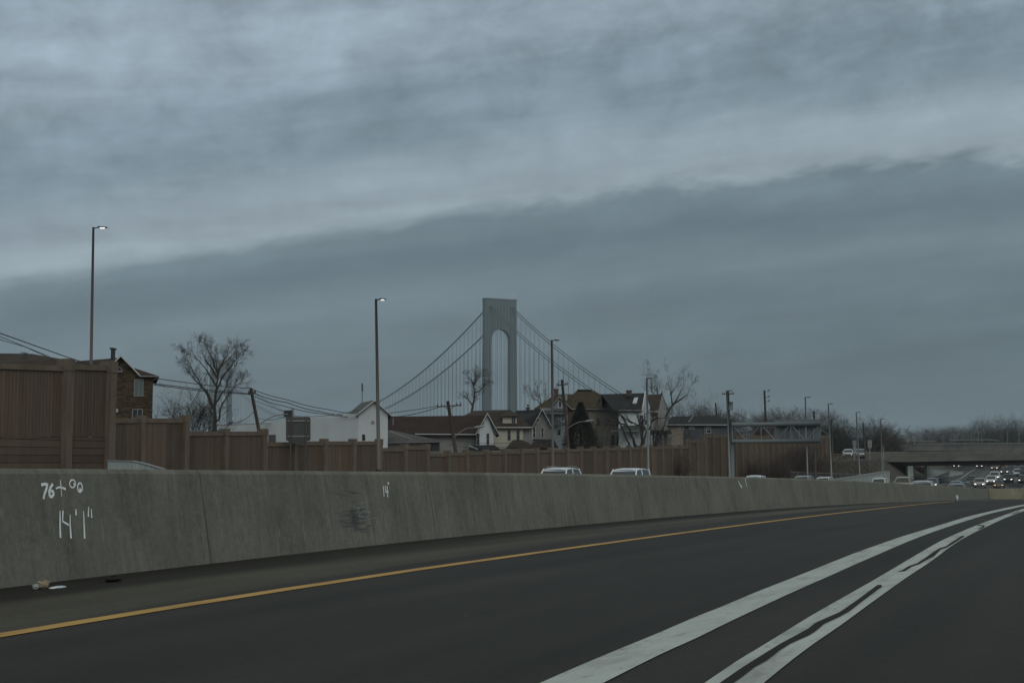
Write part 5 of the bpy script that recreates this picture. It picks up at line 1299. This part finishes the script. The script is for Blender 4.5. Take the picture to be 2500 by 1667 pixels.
# guardrail on the far carriageway
gr = thing('guardrail', ground_hit(2295, 1178), 'dark steel guardrail curving up under the overpass', 'guardrail')
gpts = [ground_hit(x, y, .0) for x, y in ((2275, 1184), (2290, 1178.5), (2305, 1170.5), (2320, 1163), (2335, 1155.5), (2348, 1149.5))]
gd = []
for a, b in zip(gpts[:-1], gpts[1:]):
    for k in range(6): gd.append(a.lerp(b, k / 6))
gd.append(gpts[-1])
for k, zz in enumerate((.75, 1.25)): MB().tube([p + Vector((0, 0, zz)) for p in gd], .16, 5).build('rail_beam', M['dark_metal'], gr)
for p in gd[::2]: MB().tube([p - Vector((0, 0, .2)), p + Vector((0, 0, 1.3))], .08, 5).build('rail_post', M['dark_metal'], gr)
# ------------------------------------------------------------------ overpass
ov = thing('overpass', P(2330, 1150, 285), 'dark concrete overpass crossing above the distant traffic at right', 'overpass')
M['ov_conc'] = surf('overpass_concrete', (.125, .125, .105), .9, .3, .25, (1, 1, 2), fine=.25); M['ov_steel'] = surf('overpass_girder', (.04, .03, .028), .7, .3, .3); M['ov_dark'] = surf('overpass_grey', (.12, .12, .11), .9, .3, .3)  # last one: plain grey close to the parapet tone, for abutment, pier and ramp
def span(y0l, y0r, y1l, y1r, mat, name, dy=0, depth=12, xl=2080, xr=2700, Dl=292, Dr=276):
    a = P(xl, y1l, Dl); b = P(xr, y1r, Dr); c = P(xr, y0r, Dr); d = P(xl, y0l, Dl)
    for p in (a, b, c, d): p.y += dy
    return MB().slab([a, b, c, d], (0, depth, 0)).build(name, M[mat], ov)
span(1108, 1104, 1126.5, 1118, 'ov_conc', 'parapet', 0, .5, 2095)
span(1126.5, 1118, 1128.5, 1120, 'ov_conc', 'deck', -.25, 14, 2095)
span(1128.5, 1120, 1137.5, 1134, 'ov_steel', 'girder', .7, 1.0, 2165)
span(1128.5, 1120, 1137.5, 1134, 'ov_steel', 'girder', 6, 1.0, 2165)
span(1128.5, 1120, 1137.5, 1134, 'ov_steel', 'girder', 11, 1.0, 2165)
span(1102, 1096, 1126.5, 1117, 'ov_conc', 'parapet', 13.4, .5, 2095)
p0, p1 = P(2150, 1137, 291), P(2172, 1137, 291); MB().box(p0.x, p1.x, 290.5, 305, -7, p0.z + .6).build('abutment', M['ov_dark'], ov)
p0, p1 = P(2211, 1137, 291), P(2224, 1137, 291); MB().box(p0.x, p1.x, 289.5, 291, -7, p0.z).build('pier', M['pale_concrete'], ov)
p0, p1 = P(2226, 1137, 291), P(2232, 1137, 291); MB().box(p0.x, p1.x, 291, 303, -7, p0.z).build('pier', M['ov_dark'], ov)
MB().box(P(2172, 1137, 291).x, P(2211, 1137, 291).x, 304, 304.4, -7, P(2172, 1130, 291).z).build('deck_shade_panel', M['black'], ov)  # black sheet standing in for the shade under the deck
foliage_mass('undergrowth', [(2234, 1140), (2245, 1139), (2262, 1141)], 312, 3, 1500, 'roof_olive', 'brown autumn bush seen under the overpass', 9, .3)
# second, farther ramp
r2 = thing('overpass', P(2350, 1100, 400), 'farther ramp bridge with pale guardrail above the dark overpass', 'overpass')
a, b, c, d = P(2190, 1100, 395), P(2760, 1098, 395), P(2760, 1083, 395), P(2190, 1084, 395); MB().slab([a, b, c, d], (0, 10, 0)).build('parapet', M['ov_dark'], r2)
for (xa, ya, xb, yb) in ((2206, 1075.5, 2285, 1076.5), (2320, 1074, 2415, 1073), (2415, 1073, 2440, 1076), (2230, 1083, 2520, 1082)):
    MB().tube([P(xa, ya, 394), P(xb, yb, 394)], .09, 5).build('rail_beam', M['trim_dim'], r2)
for x_ in range(2210, 2500, 14): 
    a = P(x_, 1074, 394.3); MB().tube([a, a - Vector((0, 0, 1.4))], .05, 4).build('rail_post', M['dark_metal'], r2)
G7 = 'small light poles on the far ramp'; L7 = 'small thin light pole standing along the far ramp'
for li_, (x_, y_) in enumerate(((2218, 1040), (2268, 1056), (2304, 1056), (2321, 1050), (2330, 1053), (2371, 1051), (2377, 1053), (2388, 1054), (2396, 1052), (2459, 1051), (2487, 1050))):
    a = P(x_, y_, 392); z0 = P(x_, 1082, 392).z; t = thing('light_pole', (a.x, a.y, z0), L7 + ', ' + (ORD[li_] if li_ < 10 else 'rightmost'), 'light pole', G7)
    MB().tube([(a.x, a.y, z0), a], .07, 5).build('pole', M['galv'], t); MB().tube([a, a + Vector((.9, 0, .05))], .06, 4).build('arm', M['galv'], t)
# small roadside signs
def small_sign(x0, y0, x1, y1, D, mat, label, marks=False):
    a, b = P(x0, y1, D), P(x1, y0, D); zg = TX(a.x, D); t = thing('road_sign', ((a.x + b.x) / 2, D, zg), label, 'road sign')
    pn = MB().box(a.x, b.x, D, D + .05, a.z, b.z).build('sign_panel', M[mat], t); m = (a.x + b.x) / 2
    MB().box(m - .06, m + .06, D + .06, D + .16, zg, b.z).build('post', M['galv'], t)
    if marks:
        rr2 = random.Random(5); mb = MB(); W_, H_ = b.x - a.x, b.z - a.z
        for i in range(5):
            for j in range(2): x = a.x + W_ * (.12 + .4 * j); z = a.z + H_ * (.08 + .19 * i); mb.box(x, x + W_ * rr2.uniform(.15, .34), D - .03, D - .01, z, z + H_ * .07)
        mb.build('sign_marks', M['dark_metal'], pn)
small_sign(2119, 1074, 2128, 1093, 262, 'trim_dim', 'mottled white tall road sign in front of dark trees', True)
small_sign(2081.5, 1075, 2091, 1089, 262, 'grey_green', 'dull green road sign above the white car'); small_sign(2082, 1090, 2090.5, 1101, 262.5, 'galv', 'small bluish sign under the dull green sign')
small_sign(2155, 1087, 2160, 1095, 262, 'sign_grey', 'tiny faint sign right of the last street lamp')

# ------------------------------------------------------------------ cars
def paint(name, col, rough=.35):
    m, nt, b = nodes(name); f = noise(nt, pos(nt, obj=True), 3, 3)
    nt.links.new(ramp(nt, f, [(.3, mul(col, .92)), (.7, mul(col, 1.05))]), b.inputs['Base Color']); b.inputs['Roughness'].default_value = rough; b.inputs['Coat Weight'].default_value = .4
    return m
for k, c in {'white': (.62, .66, .68), 'silver': (.3, .33, .34), 'beige': (.27, .27, .22), 'slate': (.10, .125, .145), 'gray': (.14, .16, .165), 'dark': (.03, .033, .037), 'red': (.10, .035, .03), 'yellow': (.42, .28, .05), 'tan': (.32, .30, .28)}.items(): M['p_' + k] = paint('paint_' + k, mul(c, 1.15))
M['tyre'] = surf('tyre', (.02, .02, .02), .9, .1, 5); M['rim'] = surf('rim', (.25, .26, .27), .35, .1, 5, metal=.6)
M['hl_on'] = emis('headlight_lit', (1, .97, .92), 4.5); M['hl_amber'] = emis('indicator_lit', (1, .42, .05), 3.5); M['hl_off'] = surf('headlight_off', (.45, .47, .48), .2, .1, 5)
KIND = {  # L, half width, height, hood len, hood z, belt z, windscreen base y, roof front, roof rear, rear glass base
 'sedan': (4.7, .91, 1.45, .98, .70, .92, 1.25, 1.95, 3.35, 4.15), 'suv': (4.8, .95, 1.75, 1.0, .82, 1.08, 1.05, 1.75, 4.25, 4.72),
 'van': (5.1, .99, 1.80, .98, .80, 1.05, .85, 1.75, 4.8, 5.05), 'pickup': (5.6, 1.0, 1.88, 1.15, .88, 1.18, 1.4, 2.0, 3.3, 3.55), 'truck': (6.6, 1.15, 2.7, 1.0, .85, 1.3, .8, 1.3, 6.4, 6.55), 'bus': (9.0, 1.2, 2.9, 1.0, .9, 1.5, .7, 1.2, 8.8, 8.95)}
def make_car(kind, col, lit=True, amber=False, hlz=None):
    """nose at y = 0 looking towards -Y, body extends to +Y"""
    L, W, Hh, _, hood, belt, wb0, rf0, rr0, rg0 = KIND[kind]
    root = bpy.data.objects.new('car', None); COL.objects.link(root); root['_o'] = (0, 0, 0); root.name = {'pickup': 'pickup_truck', 'truck': 'box_truck', 'bus': 'yellow_bus', 'van': 'minivan', 'suv': 'suv'}.get(kind, 'sedan')
    pm = M['p_' + col]
    # lower body loft
    st = [(0, .84, .32, .62 * hood + .14), (.12, .93, .24, hood * .93), (.5, .98, .22, hood), (wb0, 1, .22, belt - .03), (rf0, 1, .22, belt), (rr0, 1, .22, belt), (rg0, .99, .22, belt if kind != 'pickup' else belt - .05), (L - .12, .96, .24, belt - .06), (L, .88, .34, belt - .16)]
    mb = MB(); prev = None
    for (y, kw, zb, zt) in st:
        w_ = W * kw; zm = lerp(zb, zt, .55)
        sec = [(-w_ * .9, zb), (-w_, zb + .12), (-w_ * 1.0, zm), (-w_ * .965, zt - .04), (-w_ * .86, zt), (-w_ * .3, zt + .02), (w_ * .3, zt + .02), (w_ * .86, zt), (w_ * .965, zt - .04), (w_, zm), (w_, zb + .12), (w_ * .9, zb)]
        ring = [mb.vert((x, y, z)) for x, z in sec]
        if prev:
            for k in range(len(ring)): mb.f.append([prev[k], ring[k], ring[(k + 1) % len(ring)], prev[(k + 1) % len(ring)]])
        else: mb.f.append(ring[::-1])
        prev = ring
    mb.f.append(prev); mb.build('body', pm, root, True)
    # greenhouse: glass core, pillars and roof
    wt = W * (.72 if kind in ('sedan',) else .80); wbm = W * .93; zr = Hh
    gl = MB(); pts = [(-wbm, wb0, belt), (wbm, wb0, belt), (wbm, rg0, belt), (-wbm, rg0, belt), (-wt, rf0, zr - .06), (wt, rf0, zr - .06), (wt, rr0, zr - .06), (-wt, rr0, zr - .06)]
    gl.hexa(pts); gl.build('windows', M['car_glass'] if kind not in ('truck',) else pm, root)
    rf = MB(); prev = None
    for (y, dz, kw) in ((rf0 - .18, -.11, .95), (rf0 + .1, -.035, .99), (lerp(rf0, rr0, .35), .02, 1.02), (lerp(rf0, rr0, .75), .0, 1.01), (rr0 - .05, -.05, .98), (rr0 + .14, -.13, .93)):
        w_ = wt * kw + .02; ring = [rf.vert((x, y, zr + dz + z)) for x, z in ((-w_, -.07), (-w_ * .97, -.01), (-w_ * .5, .03), (w_ * .5, .03), (w_ * .97, -.01), (w_, -.07))]
        if prev:
            for k in range(5): rf.f.append([prev[k], ring[k], ring[k + 1], prev[k + 1]])
            rf.f.append([prev[5], ring[5], ring[0], prev[0]])
        else: rf.f.append(ring[::-1])
        prev = ring
    rf.f.append(prev); ro = rf.build('roof', pm, root, True)
    if kind == 'suv':
        for s_ in (-1, 1): MB().tube([(s_ * wt * .9, rf0 + .2, zr + .05), (s_ * wt * .92, rf0 + .5, zr + .09), (s_ * wt * .92, rr0 - .3, zr + .09), (s_ * wt * .9, rr0, zr + .04)], .025, 5).build('roof_rail', M['trim_dim'], ro)
    def pil(a, b, r=.045): MB().tube([a, b], r, 5).build('pillar', pm, root)
    for s_ in (-1, 1):
        pil((s_ * wbm, wb0, belt), (s_ * wt, rf0, zr - .05)); pil((s_ * wbm, rg0, belt), (s_ * wt, rr0, zr - .05), .07)
        my = lerp(wb0, rg0, .5); pil((s_ * (wbm + .005), my, belt), (s_ * (wt + .005), my, zr - .05))
    # front details
    g = MB(); g.box(-W * .55, W * .55, -.02, .05, .42, hood * .82); g.box(-W * .8, W * .8, -.03, .04, .27, .38); g.build('grille', M['black'], root)
    MB().box(-.26, .26, -.045, -.02, .40, .53).build('number_plate', M['trim_dim'], root)
    zh = hood * .82
    for s_ in (-1, 1):
        hl = MB(); hl.hexa([(s_ * W * .58, -.02, zh - .09), (s_ * W * .88, .08, zh - .07), (s_ * W * .88, .2, zh - .07), (s_ * W * .58, .2, zh - .09), (s_ * W * .58, .0, zh + .05), (s_ * W * .88, .1, zh + .07), (s_ * W * .88, .2, zh + .07), (s_ * W * .58, .2, zh + .05)])
        hl.build('headlight', M['hl_on'] if lit and not amber else (M['hl_amber'] if amber else M['hl_off']), root)
        MB().hexa([(s_ * W * .98, wb0 + .15, belt - .02), (s_ * (W + .2), wb0 + .15, belt), (s_ * (W + .2), wb0 + .3, belt), (s_ * W * .98, wb0 + .3, belt - .02), (s_ * W * .98, wb0 + .15, belt + .13), (s_ * (W + .2), wb0 + .15, belt + .16), (s_ * (W + .2), wb0 + .3, belt + .16), (s_ * W * .98, wb0 + .3, belt + .13)]).build('mirror', pm, root)
        for yw in (.85, L - .95):
            wh = MB().tube([(s_ * (W - .2), yw, .33), (s_ * (W + .005), yw, .33)], .33, 16).build('wheel', M['tyre'], root)
            MB().tube([(s_ * (W - .05), yw, .33), (s_ * (W + .015), yw, .33)], .2, 10).build('rim', M['rim'], wh)
    return root
def put_car(px, D, kind, col, label, lit=True, amber=False, yaw=None, py=None, zadd=0, roof=None, group='oncoming cars on the opposite road'):
    p = P(px, py or 1165, D)
    if roof:
        hh = KIND[kind][2] + (.09 if kind == 'suv' else .03); D = 60.0
        while D < 240:
            p = P(px, roof, D)
            if p.z - (TX(p.x, p.y) + .03 + hh) > 0 and QW(p.x, p.y)[1] > wb(0) + 4: break
            D += .5
    if py: # wheels seen at py
        p = ground_hit(px, py, .03, 60)
    c = make_car(kind, col, lit, amber); z = TX(p.x, p.y) + .03 + zadd
    c.location = (p.x, p.y, z); c.rotation_euler = (0, 0, -R(yaw if yaw is not None else 21)); tag(c, label, {'pickup': 'pickup truck', 'truck': 'truck', 'bus': 'bus', 'van': 'minivan'}.get(kind, 'car'), group)
    return c
put_car(1334, 84, 'suv', 'white', 'white estate car nearest, its roof over the barrier below the second house lamp', False, yaw=20, roof=1139)
put_car(1508, 90, 'van', 'white', 'white minivan showing above the barrier left of the dark trees', False, yaw=20, roof=1143)
put_car(1828, 118, 'sedan', 'white', 'thin white car roof just over the barrier below the gantry', False, yaw=24, roof=1160.5)
put_car(1950, 122, 'suv', 'silver', 'silver car roof behind the barrier by the gantry end', False, yaw=24, roof=1160)
put_car(2003, 124, 'suv', 'white', 'white car roof overlapping the silver roof to its right', False, yaw=24, roof=1163)
put_car(2142, 146, 'suv', 'white', 'white car half hidden before the pale retaining wall', False, roof=1165)
put_car(2200, 143, 'suv', 'beige', 'beige car with dark windscreen before the overpass opening', False, roof=1162.5)
put_car(2245, 176, 'sedan', 'silver', 'pale sedan tucked behind the slate blue car, headlights on', True, roof=1168)
put_car(2273, 163, 'suv', 'slate', 'slate blue car with two bright headlights over the barrier', True, roof=1166.5)
put_car(2331, 166, 'sedan', 'gray', 'grey sedan with sloping bonnet right of the guardrail', False, roof=1170)
put_car(2331, 205, 'sedan', 'gray', 'dim grey car right behind the grey sedan', False)
put_car(2352, 196, 'sedan', 'dark', 'dark car with one bright headlight beside the grey sedan', True)
put_car(2374, 250, 'pickup', 'dark', 'dark pickup behind the tan car', False, py=1186)
put_car(2391, 240, 'suv', 'tan', 'tan car with lit headlights in the middle of the far traffic', True, py=1191)
put_car(2419, 268, 'suv', 'white', 'white car with lit headlights left of the amber-lit car', True, py=1183)
put_car(2428, 300, 'van', 'white', 'white minivan directly behind the white lit car', True, py=1172)
put_car(2438, 232, 'sedan', 'dark', 'dark car with two amber lights nearest the barrier end', True, True, py=1192)
put_car(2461, 285, 'suv', 'dark', 'black car with lit headlights right of the amber-lit car', True, py=1178)
put_car(2452, 355, 'suv', 'dark', 'black car with lit headlights farther up behind the white minivan', True, py=1158)
put_car(2428, 400, 'sedan', 'red', 'dark red car with lit headlights near the top of the traffic', True, py=1147)
put_car(2447, 440, 'bus', 'yellow', 'small yellow bus at the top of the traffic', False, py=1143)
put_car(2391, 430, 'suv', 'dark', 'dark car at the bend below the overpass girder', True, py=1143)
put_car(2418, 470, 'sedan', 'dark', 'farthest tiny car with lit headlights under the overpass', True, py=1139)
put_car(2335, 420, 'sedan', 'dark', 'car with two white headlights left of the bend', True, yaw=12, py=1142)
put_car(2485, 330, 'van', 'white', 'white van at the right edge behind the truck', False, py=1163)
put_car(2502, 318, 'truck', 'dark', 'dark truck cut by the right edge', False, py=1166)
put_car(2497, 285, 'suv', 'dark', 'black car with lit headlights at the right edge', True, py=1180)
c_ = put_car(2073, 284, 'suv', 'white', 'white car with headlights on the raised service road', True, yaw=10, group='cars on the service road'); c_.location.z = P(2073, 1117.5, 284).z
c_ = put_car(2103, 287, 'van', 'silver', 'pale minivan roof on the raised service road behind the pole', False, yaw=10, group='cars on the service road'); c_.location.z = P(2103, 1117.5, 287).z

# ------------------------------------------------------------------ haze
m = bpy.data.materials.new('haze'); m.use_nodes = True; nt = m.node_tree; nt.nodes.clear(); o_ = nt.nodes.new('ShaderNodeOutputMaterial'); pv = nt.nodes.new('ShaderNodeVolumePrincipled')
pv.inputs['Color'].default_value = (.72, .84, .90, 1); pv.inputs['Density'].default_value = .00012; pv.inputs['Anisotropy'].default_value = 0
nt.links.new(pv.outputs[0], o_.inputs['Volume'])
hz = MB().box(-7600, 7600, -7600, 7600, -9, 216).build('haze', m); tag(hz, kind='stuff', label='thin grey-blue evening haze', cat='haze')
for o in bpy.data.objects:
    for k_ in ('_o', '_h'):
        if k_ in o: del o[k_]
print('objects', len(bpy.data.objects), 'first y', [round(v) for v in proj(face_pt(q1, BH))])
